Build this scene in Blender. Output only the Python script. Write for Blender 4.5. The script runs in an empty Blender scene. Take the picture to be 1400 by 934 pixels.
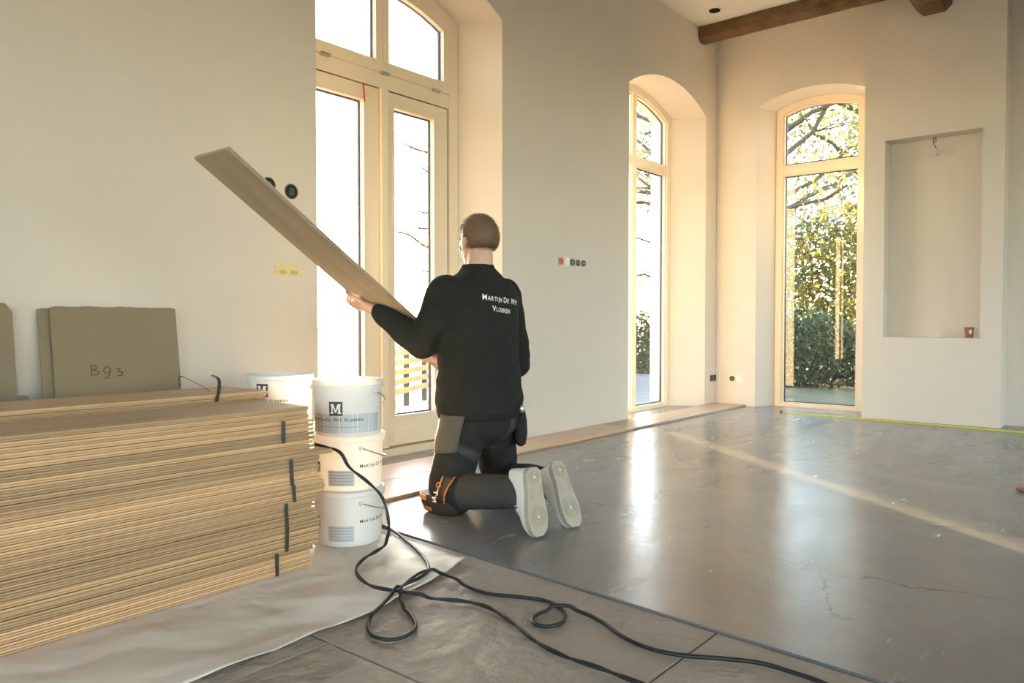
import bpy, bmesh, math, random
from mathutils import Vector, Matrix, noise
from mathutils.bvhtree import BVHTree
random.seed(7)
R = math.radians
scene = bpy.context.scene
COL = scene.collection

# ------------------------------------------------------------------ camera
CAM_H = .87
YAW = math.atan2(.638, .770)
PITCH = math.atan(27 / 1038)
cam = bpy.data.cameras.new('camera'); cam.sensor_width = 36; cam.lens = 1038 / 1400 * 36
cam.clip_start = .02; cam.clip_end = 500
cam_o = bpy.data.objects.new('camera', cam); COL.objects.link(cam_o)
cam_o.location = (0, 0, CAM_H); cam_o.rotation_euler = (math.pi / 2 - PITCH, 0, YAW - math.pi / 2)
scene.camera = cam_o

# ------------------------------------------------------------------ world, sun, exposure
SUN_DIR = Vector((.603, .797, .047)).normalized()
world = bpy.data.worlds.new('world'); scene.world = world; world.use_nodes = True
wn = world.node_tree; wn.nodes.clear()
sky = wn.nodes.new('ShaderNodeTexSky'); sky.sky_type = 'NISHITA'; sky.sun_disc = False
sky.sun_elevation = R(18); sky.sun_rotation = math.atan2(SUN_DIR.x, SUN_DIR.y)
sky.air_density = 1.0; sky.dust_density = .5; sky.ozone_density = 1.0
bg = wn.nodes.new('ShaderNodeBackground'); bg.inputs[1].default_value = 1.0
wo = wn.nodes.new('ShaderNodeOutputWorld')
wn.links.new(sky.outputs[0], bg.inputs[0]); wn.links.new(bg.outputs[0], wo.inputs[0])
sun = bpy.data.lights.new('sun', 'SUN'); sun.energy = 46; sun.color = (1, .75, .42); sun.angle = R(.7)
sun_o = bpy.data.objects.new('sun', sun); COL.objects.link(sun_o)
sun_o.rotation_euler = SUN_DIR.to_track_quat('Z', 'Y').to_euler(); sun_o.location = SUN_DIR * 40
scene.view_settings.view_transform = 'Standard'; scene.view_settings.look = 'None'
scene.view_settings.gamma = 1; scene.view_settings.use_curve_mapping = False
scene.view_settings.exposure = .9
scene.cycles.use_denoising = True
scene.cycles.max_bounces = 12; scene.cycles.diffuse_bounces = 8; scene.cycles.transparent_max_bounces = 16

# ------------------------------------------------------------------ helpers
def ray(px, py):
    a = (px - 700) / 1038; b = -(py - 467) / 1038
    z = math.cos(PITCH) + b * math.sin(PITCH); y = b * math.cos(PITCH) - math.sin(PITCH)
    return Vector((.638 * a + .770 * z, -.770 * a + .638 * z, y))
def on_floor(px, py, h=0):
    r = ray(px, py); return Vector((0, 0, CAM_H)) + r * ((h - CAM_H) / r.z)
def at_y(px, py, Y):
    r = ray(px, py); return Vector((0, 0, CAM_H)) + r * (Y / r.y)
def at_x(px, py, X):
    r = ray(px, py); return Vector((0, 0, CAM_H)) + r * (X / r.x)

MATS = {}
def mat(name, color, rough=.6, metal=0, bump=None, var=None, spec=.5, rnd=0, coat=0, sheen=0):
    """var=(scale, amount, detail) colour noise; bump=(scale, strength); rnd = per object value jitter"""
    m = bpy.data.materials.new(name); m.use_nodes = True; nt = m.node_tree
    b = nt.nodes['Principled BSDF']
    b.inputs['Base Color'].default_value = (*color, 1); b.inputs['Roughness'].default_value = rough
    b.inputs['Metallic'].default_value = metal; b.inputs['Specular IOR Level'].default_value = spec
    b.inputs['Coat Weight'].default_value = coat
    if sheen: b.inputs['Sheen Weight'].default_value = sheen
    tc = nt.nodes.new('ShaderNodeTexCoord')
    out = None
    if var:
        n = nt.nodes.new('ShaderNodeTexNoise'); n.inputs['Scale'].default_value = var[0]; n.inputs['Detail'].default_value = var[2]
        nt.links.new(tc.outputs['Object'], n.inputs['Vector'])
        mx = nt.nodes.new('ShaderNodeMix'); mx.data_type = 'RGBA'
        mx.inputs[6].default_value = (*[max(0, c * (1 - var[1])) for c in color], 1)
        mx.inputs[7].default_value = (*[min(1, c * (1 + var[1])) for c in color], 1)
        nt.links.new(n.outputs['Fac'], mx.inputs[0]); out = mx.outputs[2]
    if rnd:
        oi = nt.nodes.new('ShaderNodeObjectInfo'); hs = nt.nodes.new('ShaderNodeHueSaturation')
        mr = nt.nodes.new('ShaderNodeMapRange'); mr.inputs[3].default_value = 1 - rnd; mr.inputs[4].default_value = 1 + rnd
        nt.links.new(oi.outputs['Random'], mr.inputs[0]); nt.links.new(mr.outputs[0], hs.inputs['Value'])
        if out: nt.links.new(out, hs.inputs['Color'])
        else: hs.inputs['Color'].default_value = (*color, 1)
        out = hs.outputs[0]
    if out: nt.links.new(out, b.inputs['Base Color'])
    if bump:
        n2 = nt.nodes.new('ShaderNodeTexNoise'); n2.inputs['Scale'].default_value = bump[0]; n2.inputs['Detail'].default_value = 4
        bp = nt.nodes.new('ShaderNodeBump'); bp.inputs['Strength'].default_value = bump[1]; bp.inputs['Distance'].default_value = bump[2] if len(bump) > 2 else .01
        nt.links.new(tc.outputs['Object'], n2.inputs['Vector']); nt.links.new(n2.outputs['Fac'], bp.inputs['Height'])
        nt.links.new(bp.outputs[0], b.inputs['Normal'])
    MATS[name] = m
    return m

class MB:
    """collects verts and faces of one mesh"""
    def __init__(s): s.v = []; s.f = []; s.mi = []
    def add(s, vs, fs, mi=0):
        o = len(s.v); s.v += [Vector(v) for v in vs]; s.f += [tuple(i + o for i in f) for f in fs]; s.mi += [mi] * len(fs); return s
    def box(s, x0, x1, y0, y1, z0, z1, mi=0):
        vs = [(x, y, z) for z in (z0, z1) for y in (y0, y1) for x in (x0, x1)]
        return s.add(vs, [(0, 2, 3, 1), (4, 5, 7, 6), (0, 1, 5, 4), (2, 6, 7, 3), (0, 4, 6, 2), (1, 3, 7, 5)], mi)
    def prism(s, poly, mp, d0, d1, mi=0):
        """poly: list of 2D pts, mp(s,z,d)->3D, extruded from depth d0 to d1"""
        n = len(poly)
        vs = [mp(a, b, d0) for a, b in poly] + [mp(a, b, d1) for a, b in poly]
        fs = [tuple(range(n)), tuple(range(2 * n - 1, n - 1, -1))] + [(i, i + n, (i + 1) % n + n, (i + 1) % n) for i in range(n)]
        return s.add(vs, fs, mi)
    def ring(s, outer, inner, mp, d0, d1, mi=0):
        n = len(outer); vs = []
        for d in (d0, d1):
            vs += [mp(a, b, d) for a, b in outer] + [mp(a, b, d) for a, b in inner]
        fs = []
        for i in range(n):
            j = (i + 1) % n
            fs += [(i, j, n + j, n + i), (2 * n + i, 3 * n + i, 3 * n + j, 2 * n + j), (i, 2 * n + i, 2 * n + j, j), (n + i, n + j, 3 * n + j, 3 * n + i)]
        return s.add(vs, fs, mi)
    def tube(s, pts, r, n=8, mi=0, cap=True):
        pts = [Vector(p) for p in pts]; m = len(pts); rr = r if isinstance(r, (list, tuple)) else [r] * m
        rings = []; prev = None
        for i, p in enumerate(pts):
            t = (pts[min(i + 1, m - 1)] - pts[max(i - 1, 0)]).normalized()
            if prev is None:
                prev = t.orthogonal().normalized()
            a = (prev - t * prev.dot(t)); a = a.normalized() if a.length > 1e-6 else t.orthogonal().normalized(); prev = a
            b = t.cross(a)
            rings.append([p + (a * math.cos(k * 2 * math.pi / n) + b * math.sin(k * 2 * math.pi / n)) * rr[i] for k in range(n)])
        vs = [v for g in rings for v in g]; fs = []
        for i in range(m - 1):
            for k in range(n):
                fs.append((i * n + k, i * n + (k + 1) % n, (i + 1) * n + (k + 1) % n, (i + 1) * n + k))
        if cap: fs += [tuple(range(n - 1, -1, -1)), tuple((m - 1) * n + k for k in range(n))]
        return s.add(vs, fs, mi)
    def loft(s, rings, mi=0, cap=True):
        n = len(rings[0]); m = len(rings); vs = [v for g in rings for v in g]; fs = []
        for i in range(m - 1):
            for k in range(n):
                fs.append((i * n + k, i * n + (k + 1) % n, (i + 1) * n + (k + 1) % n, (i + 1) * n + k))
        if cap: fs += [tuple(range(n - 1, -1, -1)), tuple((m - 1) * n + k for k in range(n))]
        return s.add(vs, fs, mi)
    def lathe(s, prof, c=(0, 0, 0), n=32, mi=0):
        c = Vector(c); rings = [[c + Vector((r * math.cos(2 * math.pi * k / n), r * math.sin(2 * math.pi * k / n), z)) for k in range(n)] for r, z in prof]
        return s.loft(rings, mi)
    def ball(s, c, r, n=12, m=8, M3=None, mi=0):
        c = Vector(c); r = Vector((r, r, r)) if not isinstance(r, (tuple, list, Vector)) else Vector(r)
        M3 = M3 or Matrix.Identity(3); rings = []
        for i in range(m + 1):
            th = .02 + (math.pi - .04) * i / m
            rings.append([c + M3 @ Vector((r.x * math.sin(th) * math.cos(2 * math.pi * k / n), r.y * math.sin(th) * math.sin(2 * math.pi * k / n), -r.z * math.cos(th))) for k in range(n)])
        return s.loft(rings, mi)
    def cone(s, p0, r0, p1, r1, n=14, mi=0):
        s.ball(p0, r0, n, 8, mi=mi); s.ball(p1, r1, n, 8, mi=mi)
        return s.tube([p0, p1], [r0, r1], n, mi)
    def mesh(s, name, bevel=0):
        me = bpy.data.meshes.new(name); me.from_pydata(s.v, [], s.f); me.update()
        for p, i in zip(me.polygons, s.mi): p.material_index = i
        bm = bmesh.new(); bm.from_mesh(me); bmesh.ops.recalc_face_normals(bm, faces=bm.faces[:])
        if bevel: bmesh.ops.bevel(bm, geom=bm.edges[:], offset=bevel, segments=2, affect='EDGES', profile=.5)
        bm.to_mesh(me); bm.free(); return me
    def build(s, name, m, parent=None, bevel=0, smooth=False, origin=None):
        me = s.mesh(name, bevel)
        return put(name, me, m, parent, smooth, origin)

def put(name, me, m, parent=None, smooth=False, origin=None):
    for x in (m if isinstance(m, (list, tuple)) else [m]): me.materials.append(MATS[x] if isinstance(x, str) else x)
    if smooth:
        for p in me.polygons: p.use_smooth = True
        if smooth != True: me.set_sharp_from_angle(angle=R(smooth))
    o = bpy.data.objects.new(name, me); COL.objects.link(o)
    if origin is not None:
        me.transform(Matrix.Translation(-Vector(origin))); o.location = origin
    if parent is not None:
        o.parent = parent; o.matrix_parent_inverse = world_of(parent).inverted()
    return o
def world_of(o):
    return o.matrix_basis.copy() if o.parent is None else world_of(o.parent) @ o.matrix_parent_inverse @ o.matrix_basis
def tag(o, label, cat, group=None, kind=None):
    o['label'] = label
    if cat: o['category'] = cat
    if group: o['group'] = group
    if kind: o['kind'] = kind
    return o
def struct(o, label=None, cat=None):
    o['kind'] = 'structure'
    if label: o['label'] = label
    if cat: o['category'] = cat
    return o
def empty(name, loc):
    o = bpy.data.objects.new(name, None); o.empty_display_size = .1; o.location = loc; COL.objects.link(o); return o
def copy_tree(o, parent=None):
    c = o.copy(); COL.objects.link(c)
    if parent: c.parent = parent
    for ch in o.children: copy_tree(ch, c)
    return c
def remesh(mb, voxel, smooth=4, fac=.5):
    me = mb.mesh('tmp'); o = bpy.data.objects.new('tmp', me); COL.objects.link(o)
    md = o.modifiers.new('r', 'REMESH'); md.mode = 'VOXEL'; md.voxel_size = voxel; md.use_smooth_shade = True
    dg = bpy.context.evaluated_depsgraph_get(); ev = o.evaluated_get(dg)
    out = bpy.data.meshes.new_from_object(ev); bpy.data.objects.remove(o)
    bm = bmesh.new(); bm.from_mesh(out)
    for _ in range(smooth): bmesh.ops.smooth_vert(bm, verts=bm.verts[:], factor=fac, use_axis_x=True, use_axis_y=True, use_axis_z=True)
    bm.to_mesh(out); bm.free(); return out
def text_mesh(*a):
    if a not in TXT: TXT[a] = text_mesh_new(*a)
    return TXT[a].copy()
TXT = {}
def text_mesh_new(txt, size, spacing=1.0, bold=0, res=3):
    cu = bpy.data.curves.new('txt', 'FONT'); cu.body = txt; cu.size = size; cu.align_x = 'CENTER'; cu.space_character = spacing
    cu.resolution_u = res; cu.offset = bold
    o = bpy.data.objects.new('txt', cu); COL.objects.link(o)
    dg = bpy.context.evaluated_depsgraph_get(); me = bpy.data.meshes.new_from_object(o.evaluated_get(dg))
    bpy.data.objects.remove(o); me.materials.clear(); return me
def small_caps(txt, size, spacing=1.0, bold=0):
    """words set in small capitals: first letters large. returns list of (mesh vertices, faces)"""
    vs, fs = [], []; x = 0
    for w in txt.split(' '):
        for i, ch in enumerate(w):
            me = text_mesh(ch, size if i == 0 else size * .78, 1, bold)
            xs = [v.co.x for v in me.vertices]; x0, x1 = min(xs), max(xs); o = len(vs)
            vs += [Vector((v.co.x - x0 + x, v.co.y, 0)) for v in me.vertices]; fs += [tuple(k + o for k in p.vertices) for p in me.polygons]
            x += (x1 - x0) + size * .1 * spacing
            bpy.data.meshes.remove(me)
        x += size * .3
    mid = x / 2
    return [v - Vector((mid, 0, 0)) for v in vs], fs
def subdivide_tri(vs, fs, cut=1):
    me = bpy.data.meshes.new('t'); me.from_pydata(vs, [], fs); bm = bmesh.new(); bm.from_mesh(me)
    bmesh.ops.triangulate(bm, faces=bm.faces[:])
    for _ in range(cut): bmesh.ops.subdivide_edges(bm, edges=bm.edges[:], cuts=1, use_grid_fill=True)
    bm.verts.index_update()
    out = [v.co.copy() for v in bm.verts], [tuple(v.index for v in f.verts) for f in bm.faces]
    bm.free(); bpy.data.meshes.remove(me); return out

# ------------------------------------------------------------------ materials
mat('plaster', (.64, .577, .505), .85, bump=(38, .10), var=(1.6, .05, 5), spec=.2)
mat('plaster_ceiling', (.74, .70, .64), .9, bump=(30, .05), var=(1.2, .03, 4), spec=.2)
mat('cream_paint', (.78, .66, .50), .42, var=(3, .02, 2))
mat('spacer', (.06, .055, .09), .4)
mat('hinge_metal', (.55, .53, .48), .35, metal=.8)
mat('red_ribbon', (.6, .03, .02), .5)
mat('beam_wood', (.15, .082, .034), .75, bump=(12, .9, .04), var=(7, .75, 8))
mat('black_plastic', (.018, .018, .018), .4)
mat('dark_hole', (.01, .01, .01), .9)
mat('red_plastic', (.5, .05, .03), .4)
mat('white_plastic', (.75, .74, .7), .35)
mat('yellow_tape', (.50, .47, .04), .45)
mat('masking', (.66, .56, .30), .7, var=(60, .25, 2))
mat('cardboard', (.235, .185, .115), .85, var=(3, .10, 4), bump=(60, .15))
mat('marker', (.03, .028, .02), .7)
mat('strap', (.035, .037, .03), .35)
mat('rubber_cable', (.013, .013, .013), .45)
mat('wire_steel', (.35, .33, .3), .35, metal=.9)
mat('logo_dark', (.075, .05, .035), .5)
mat('label_grey', (.52, .55, .57), .5)
mat('print_black', (.03, .03, .03), .5)
mat('skin', (.60, .36, .26), .5, var=(18, .08, 3))
mat('hair', (.15, .092, .05), .6, var=(60, .3, 3))
mat('sweat', (.020, .0195, .0165), .95, bump=(220, .25), var=(9, .25, 4), spec=.25)
mat('trouser', (.021, .020, .0175), .9, bump=(260, .2), var=(10, .2, 3), spec=.3)
mat('trouser_grey', (.050, .048, .046), .9, bump=(260, .2), var=(10, .15, 3))
mat('pocket', (.085, .070, .055), .9, bump=(260, .2), var=(12, .15, 3))
mat('pad_black', (.022, .021, .018), .6)
mat('orange', (.62, .19, .02), .5)
mat('white_thread', (.85, .85, .82), .7)
mat('shoe_white', (.72, .71, .70), .5, bump=(120, .05))
mat('shoe_sole', (.42, .365, .285), .7, var=(40, .12, 3))
mat('cup_brown', (.30, .13, .07), .5)
mat('bark', (.10, .075, .05), .9, bump=(20, .6), var=(8, .3, 4))
mat('garden_ground', (.12, .12, .06), .95, var=(2, .4, 5), bump=(9, .5))
mat('terrace', (.30, .29, .28), .8, var=(3, .15, 4))
mat('bench_wood', (.40, .25, .12), .6, var=(8, .25, 4))
mat('dark_panel', (.05, .05, .05), .7)
mat('debris', (.25, .12, .08), .8)

def leaf_mat(name, color, tr=.5):
    m = bpy.data.materials.new(name); m.use_nodes = True; nt = m.node_tree; b = nt.nodes['Principled BSDF']
    b.inputs['Base Color'].default_value = (*color, 1); b.inputs['Roughness'].default_value = .6
    t = nt.nodes.new('ShaderNodeBsdfTranslucent'); t.inputs[0].default_value = (*color, 1)
    mx = nt.nodes.new('ShaderNodeMixShader'); mx.inputs[0].default_value = tr
    nt.links.new(b.outputs[0], mx.inputs[1]); nt.links.new(t.outputs[0], mx.inputs[2]); nt.links.new(mx.outputs[0], nt.nodes['Material Output'].inputs[0])
    MATS[name] = m
leaf_mat('leaf_yellow', (.30, .23, .045), .4); leaf_mat('leaf_green', (.085, .115, .04), .4); leaf_mat('leaf_dark', (.03, .048, .022), .3)
leaf_mat('leaf_grey', (.10, .125, .095), .4)
leaf_mat('bucket_white', (.84, .82, .79), .22)
leaf_mat('paper', (.90, .82, .70), .12)
MATS['paper'].node_tree.nodes['Principled BSDF'].inputs['Roughness'].default_value = .5
def paper_relief():
    nt = MATS['paper'].node_tree; tc = nt.nodes.new('ShaderNodeTexCoord'); n = nt.nodes.new('ShaderNodeTexVoronoi'); n.feature = 'SMOOTH_F1'; n.inputs['Scale'].default_value = 5
    d = nt.nodes.new('ShaderNodeTexNoise'); d.inputs['Scale'].default_value = 4; d.inputs['Detail'].default_value = 3; va = nt.nodes.new('ShaderNodeVectorMath'); va.operation = 'MULTIPLY_ADD'; va.inputs[1].default_value = (.5, .5, 0)
    nt.links.new(tc.outputs['Object'], d.inputs['Vector']); nt.links.new(d.outputs['Color'], va.inputs[0]); nt.links.new(tc.outputs['Object'], va.inputs[2]); nt.links.new(va.outputs[0], n.inputs['Vector'])
    b = nt.nodes.new('ShaderNodeBump'); b.inputs['Strength'].default_value = .35; b.inputs['Distance'].default_value = .05; nt.links.new(n.outputs['Distance'], b.inputs['Height']); nt.links.new(b.outputs[0], nt.nodes['Principled BSDF'].inputs['Normal'])
paper_relief()

def glass_mat():
    m = bpy.data.materials.new('glass'); m.use_nodes = True; nt = m.node_tree; nt.nodes.clear()
    t = nt.nodes.new('ShaderNodeBsdfTransparent'); t.inputs[0].default_value = (.97, .98, .97, 1)
    g = nt.nodes.new('ShaderNodeBsdfGlossy'); g.inputs['Roughness'].default_value = .02
    lw = nt.nodes.new('ShaderNodeLayerWeight'); lw.inputs[0].default_value = .5
    pw = nt.nodes.new('ShaderNodeMath'); pw.operation = 'POWER'; pw.inputs[1].default_value = 5; nt.links.new(lw.outputs['Facing'], pw.inputs[0])
    fr = nt.nodes.new('ShaderNodeMath'); fr.operation = 'MULTIPLY_ADD'; fr.inputs[1].default_value = .9; fr.inputs[2].default_value = .04; nt.links.new(pw.outputs[0], fr.inputs[0])
    mx = nt.nodes.new('ShaderNodeMixShader'); o = nt.nodes.new('ShaderNodeOutputMaterial')
    nt.links.new(fr.outputs[0], mx.inputs[0]); nt.links.new(t.outputs[0], mx.inputs[1]); nt.links.new(g.outputs[0], mx.inputs[2]); nt.links.new(mx.outputs[0], o.inputs[0])
    MATS['glass'] = m
glass_mat()

def concrete_mat():
    m = bpy.data.materials.new('concrete'); m.use_nodes = True; nt = m.node_tree; b = nt.nodes['Principled BSDF']; L = nt.links.new
    tc = nt.nodes.new('ShaderNodeTexCoord')
    n1 = nt.nodes.new('ShaderNodeTexNoise'); n1.inputs['Scale'].default_value = 1.3; n1.inputs['Detail'].default_value = 8; n1.inputs['Roughness'].default_value = .62; n1.inputs['Distortion'].default_value = .8
    mp = nt.nodes.new('ShaderNodeMapping'); mp.inputs['Scale'].default_value = (.6, 2.2, 1); mp.inputs['Rotation'].default_value = (0, 0, .5)
    n2 = nt.nodes.new('ShaderNodeTexNoise'); n2.inputs['Scale'].default_value = 2.2; n2.inputs['Detail'].default_value = 10; n2.inputs['Roughness'].default_value = .7
    L(tc.outputs['Object'], n1.inputs['Vector']); L(tc.outputs['Object'], mp.inputs[0]); L(mp.outputs[0], n2.inputs['Vector'])
    cr = nt.nodes.new('ShaderNodeValToRGB'); cr.color_ramp.elements[0].position = .3; cr.color_ramp.elements[0].color = (.170, .162, .150, 1)
    cr.color_ramp.elements[1].position = .72; cr.color_ramp.elements[1].color = (.240, .230, .216, 1)
    L(n1.outputs['Fac'], cr.inputs[0])
    cr2 = nt.nodes.new('ShaderNodeValToRGB'); cr2.color_ramp.elements[0].position = .58; cr2.color_ramp.elements[0].color = (0, 0, 0, 1); cr2.color_ramp.elements[1].position = .86; cr2.color_ramp.elements[1].color = (1, 1, 1, 1)
    L(n2.outputs['Fac'], cr2.inputs[0])
    mx = nt.nodes.new('ShaderNodeMix'); mx.data_type = 'RGBA'; mx.inputs[7].default_value = (.36, .345, .325, 1)
    ml = nt.nodes.new('ShaderNodeMath'); ml.operation = 'MULTIPLY'; ml.inputs[1].default_value = .15; L(cr2.outputs[0], ml.inputs[0])
    L(ml.outputs[0], mx.inputs[0]); L(cr.outputs[0], mx.inputs[6])
    # fine cracks: edges of a distorted voronoi, masked by noise
    nd = nt.nodes.new('ShaderNodeTexNoise'); nd.inputs['Scale'].default_value = 5; nd.inputs['Detail'].default_value = 4; L(tc.outputs['Object'], nd.inputs['Vector'])
    va = nt.nodes.new('ShaderNodeVectorMath'); va.operation = 'MULTIPLY_ADD'; va.inputs[1].default_value = (.22, .22, 0); L(nd.outputs['Color'], va.inputs[0]); L(tc.outputs['Object'], va.inputs[2])
    vo = nt.nodes.new('ShaderNodeTexVoronoi'); vo.feature = 'DISTANCE_TO_EDGE'; vo.inputs['Scale'].default_value = .85; L(va.outputs[0], vo.inputs['Vector'])
    lt = nt.nodes.new('ShaderNodeMapRange'); lt.inputs[1].default_value = .0; lt.inputs[2].default_value = .0055; lt.inputs[3].default_value = 1; lt.inputs[4].default_value = 0; L(vo.outputs['Distance'], lt.inputs[0])
    nm = nt.nodes.new('ShaderNodeTexNoise'); nm.inputs['Scale'].default_value = 1.1; L(tc.outputs['Object'], nm.inputs['Vector'])
    ms = nt.nodes.new('ShaderNodeMapRange'); ms.inputs[1].default_value = .45; ms.inputs[2].default_value = .55; L(nm.outputs['Fac'], ms.inputs[0])
    mm = nt.nodes.new('ShaderNodeMath'); mm.operation = 'MULTIPLY'; L(lt.outputs[0], mm.inputs[0]); L(ms.outputs[0], mm.inputs[1])
    mx2 = nt.nodes.new('ShaderNodeMix'); mx2.data_type = 'RGBA'; mx2.inputs[7].default_value = (.03, .026, .022, 1); L(mm.outputs[0], mx2.inputs[0]); L(mx.outputs[2], mx2.inputs[6])
    L(mx2.outputs[2], b.inputs['Base Color'])
    rr = nt.nodes.new('ShaderNodeMapRange'); rr.inputs[1].default_value = .35; rr.inputs[2].default_value = .7; rr.inputs[3].default_value = .20; rr.inputs[4].default_value = .29
    L(n2.outputs['Fac'], rr.inputs[0]); L(rr.outputs[0], b.inputs['Roughness'])
    b.inputs['Specular IOR Level'].default_value = .85
    n3 = nt.nodes.new('ShaderNodeTexNoise'); n3.inputs['Scale'].default_value = 16; n3.inputs['Detail'].default_value = 6; L(tc.outputs['Object'], n3.inputs['Vector'])
    bp = nt.nodes.new('ShaderNodeBump'); bp.inputs['Strength'].default_value = .14; bp.inputs['Distance'].default_value = .008; L(n3.outputs['Fac'], bp.inputs['Height']); L(bp.outputs[0], b.inputs['Normal'])
    MATS['concrete'] = m
concrete_mat()
def tile_mat():
    m = mat('floor_tile', (.37, .315, .25), .58, bump=(11, .9, .03), var=(5, .16, 8), rnd=.05)
tile_mat()
def wood_mat(name, c0, c1, core, rough=.5):
    """plank: grain along local X, plywood core below the wear layer (local Z)"""
    m = bpy.data.materials.new(name); m.use_nodes = True; nt = m.node_tree; b = nt.nodes['Principled BSDF']; L = nt.links.new
    tc = nt.nodes.new('ShaderNodeTexCoord'); oi = nt.nodes.new('ShaderNodeObjectInfo')
    mp = nt.nodes.new('ShaderNodeMapping'); mp.inputs['Scale'].default_value = (1.2, 22, 60)
    off = nt.nodes.new('ShaderNodeVectorMath'); off.operation = 'ADD'; sc = nt.nodes.new('ShaderNodeMath'); sc.operation = 'MULTIPLY'; sc.inputs[1].default_value = 37
    L(oi.outputs['Random'], sc.inputs[0]); L(tc.outputs['Object'], off.inputs[0]); L(sc.outputs[0], off.inputs[1]); L(off.outputs[0], mp.inputs[0])
    n = nt.nodes.new('ShaderNodeTexNoise'); n.inputs['Scale'].default_value = 1.6; n.inputs['Detail'].default_value = 6; n.inputs['Distortion'].default_value = .6; L(mp.outputs[0], n.inputs['Vector'])
    cr = nt.nodes.new('ShaderNodeValToRGB'); cr.color_ramp.elements[0].position = .3; cr.color_ramp.elements[0].color = (*c0, 1); cr.color_ramp.elements[1].position = .7; cr.color_ramp.elements[1].color = (*c1, 1)
    L(n.outputs['Fac'], cr.inputs[0])
    sp = nt.nodes.new('ShaderNodeSeparateXYZ'); L(tc.outputs['Object'], sp.inputs[0])
    lt = nt.nodes.new('ShaderNodeMath'); lt.operation = 'LESS_THAN'; lt.inputs[1].default_value = .0095; L(sp.outputs[2], lt.inputs[0])
    cc = nt.nodes.new('ShaderNodeMix'); cc.data_type = 'RGBA'; cc.blend_type = 'MULTIPLY'; cc.inputs[7].default_value = (*core, 1); L(lt.outputs[0], cc.inputs[0]); L(cr.outputs[0], cc.inputs[6])
    hs = nt.nodes.new('ShaderNodeHueSaturation'); mr = nt.nodes.new('ShaderNodeMapRange'); mr.inputs[3].default_value = .68; mr.inputs[4].default_value = 1.22
    L(oi.outputs['Random'], mr.inputs[0]); L(mr.outputs[0], hs.inputs['Value']); L(cc.outputs[2], hs.inputs['Color']); L(hs.outputs[0], b.inputs['Base Color'])
    b.inputs['Roughness'].default_value = rough
    bp = nt.nodes.new('ShaderNodeBump'); bp.inputs['Strength'].default_value = .12; bp.inputs['Distance'].default_value = .004; L(n.outputs['Fac'], bp.inputs['Height']); L(bp.outputs[0], b.inputs['Normal'])
    MATS[name] = m
wood_mat('oak', (.47, .305, .165), (.63, .435, .255), (.93, .83, .70))
wood_mat('oak_light', (.52, .40, .27), (.64, .50, .35), (1, .97, .93), .5)
wood_mat('oak_floor', (.50, .36, .24), (.60, .45, .32), (.9, .75, .6), .38)

# ------------------------------------------------------------------ room shell
WY, WX, BX, CEIL = 3.44, 7.5, 7.25, 3.80     # window wall, end wall, chimney breast, ceiling
FZ = .006                                    # top of the concrete (tiles lie at 0)
RX, RY = -3.6, -4.6                          # the two walls behind the camera
def arc(s0, s1, zs, rise, n=18):
    w = (s1 - s0) / 2; c = (s0 + s1) / 2; Rr = (w * w + rise * rise) / (2 * rise); cz = zs + rise - Rr
    return [(c + t, cz + math.sqrt(max(0, Rr * Rr - t * t))) for t in [-w + 2 * w * i / n for i in range(n + 1)]], (c, cz, Rr)
def outline(s0, s1, z0, zs, rise, n=18): return [(s0, z0)] + arc(s0, s1, zs, rise, n)[0] + [(s1, z0)]
def inset(o, t, tb, n=18):
    s0, s1, z0, zs, rise = o; c, cz, Rr = arc(s0, s1, zs, rise)[1]; w = (s1 - s0) / 2 - t; r2 = Rr - t
    z2 = cz + math.sqrt(r2 * r2 - w * w); return (s0 + t, s1 - t, z0 + tb, z2, cz + r2 - z2)

def wall(name, mp, a, b, openings, top=CEIL, dfr=.31, dout=.52, bottom=-.02):
    """plaster wall from s=a to b; openings = [(face outline params, frame outline params)]"""
    m = MB(); n = 18
    for d, which in ((0, 0), (dout, 1)):
        s = a
        for op in openings:
            o = op[which]; A = arc(o[0], o[1], o[3], o[4], n)[0]
            m.add([mp(s, bottom, d), mp(o[0], bottom, d), mp(o[0], o[3], d), mp(o[0], top, d), mp(s, top, d)], [(0, 1, 2, 3, 4)])
            m.add([mp(x, z, d) for x, z in A] + [mp(x, top, d) for x, z in A], [(i, i + 1, n + 2 + i, n + 1 + i) for i in range(n)])
            if o[2] > .05: m.add([mp(o[0], bottom, d), mp(o[1], bottom, d), mp(o[1], o[2], d), mp(o[0], o[2], d)], [(0, 1, 2, 3)])
            s = o[1]
        m.add([mp(s, bottom, d), mp(b, bottom, d), mp(b, top, d), mp(s, top, d)], [(0, 1, 2, 3)])
    for fo, ro in openings:
        for (p, d0), (q, d1) in (((fo, 0), (ro, dfr)), ((ro, dfr), (ro, dout))):
            P = outline(*p); Q = outline(*q); k = len(P)
            m.add([mp(x, z, d0) for x, z in P] + [mp(x, z, d1) for x, z in Q], [(i, i + 1, k + i + 1, k + i) for i in range(k - 1)] + ([(k - 1, 0, k, 2 * k - 1)] if p[2] > .05 else []))
    o = m.build(name, 'plaster'); return struct(o)

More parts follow.
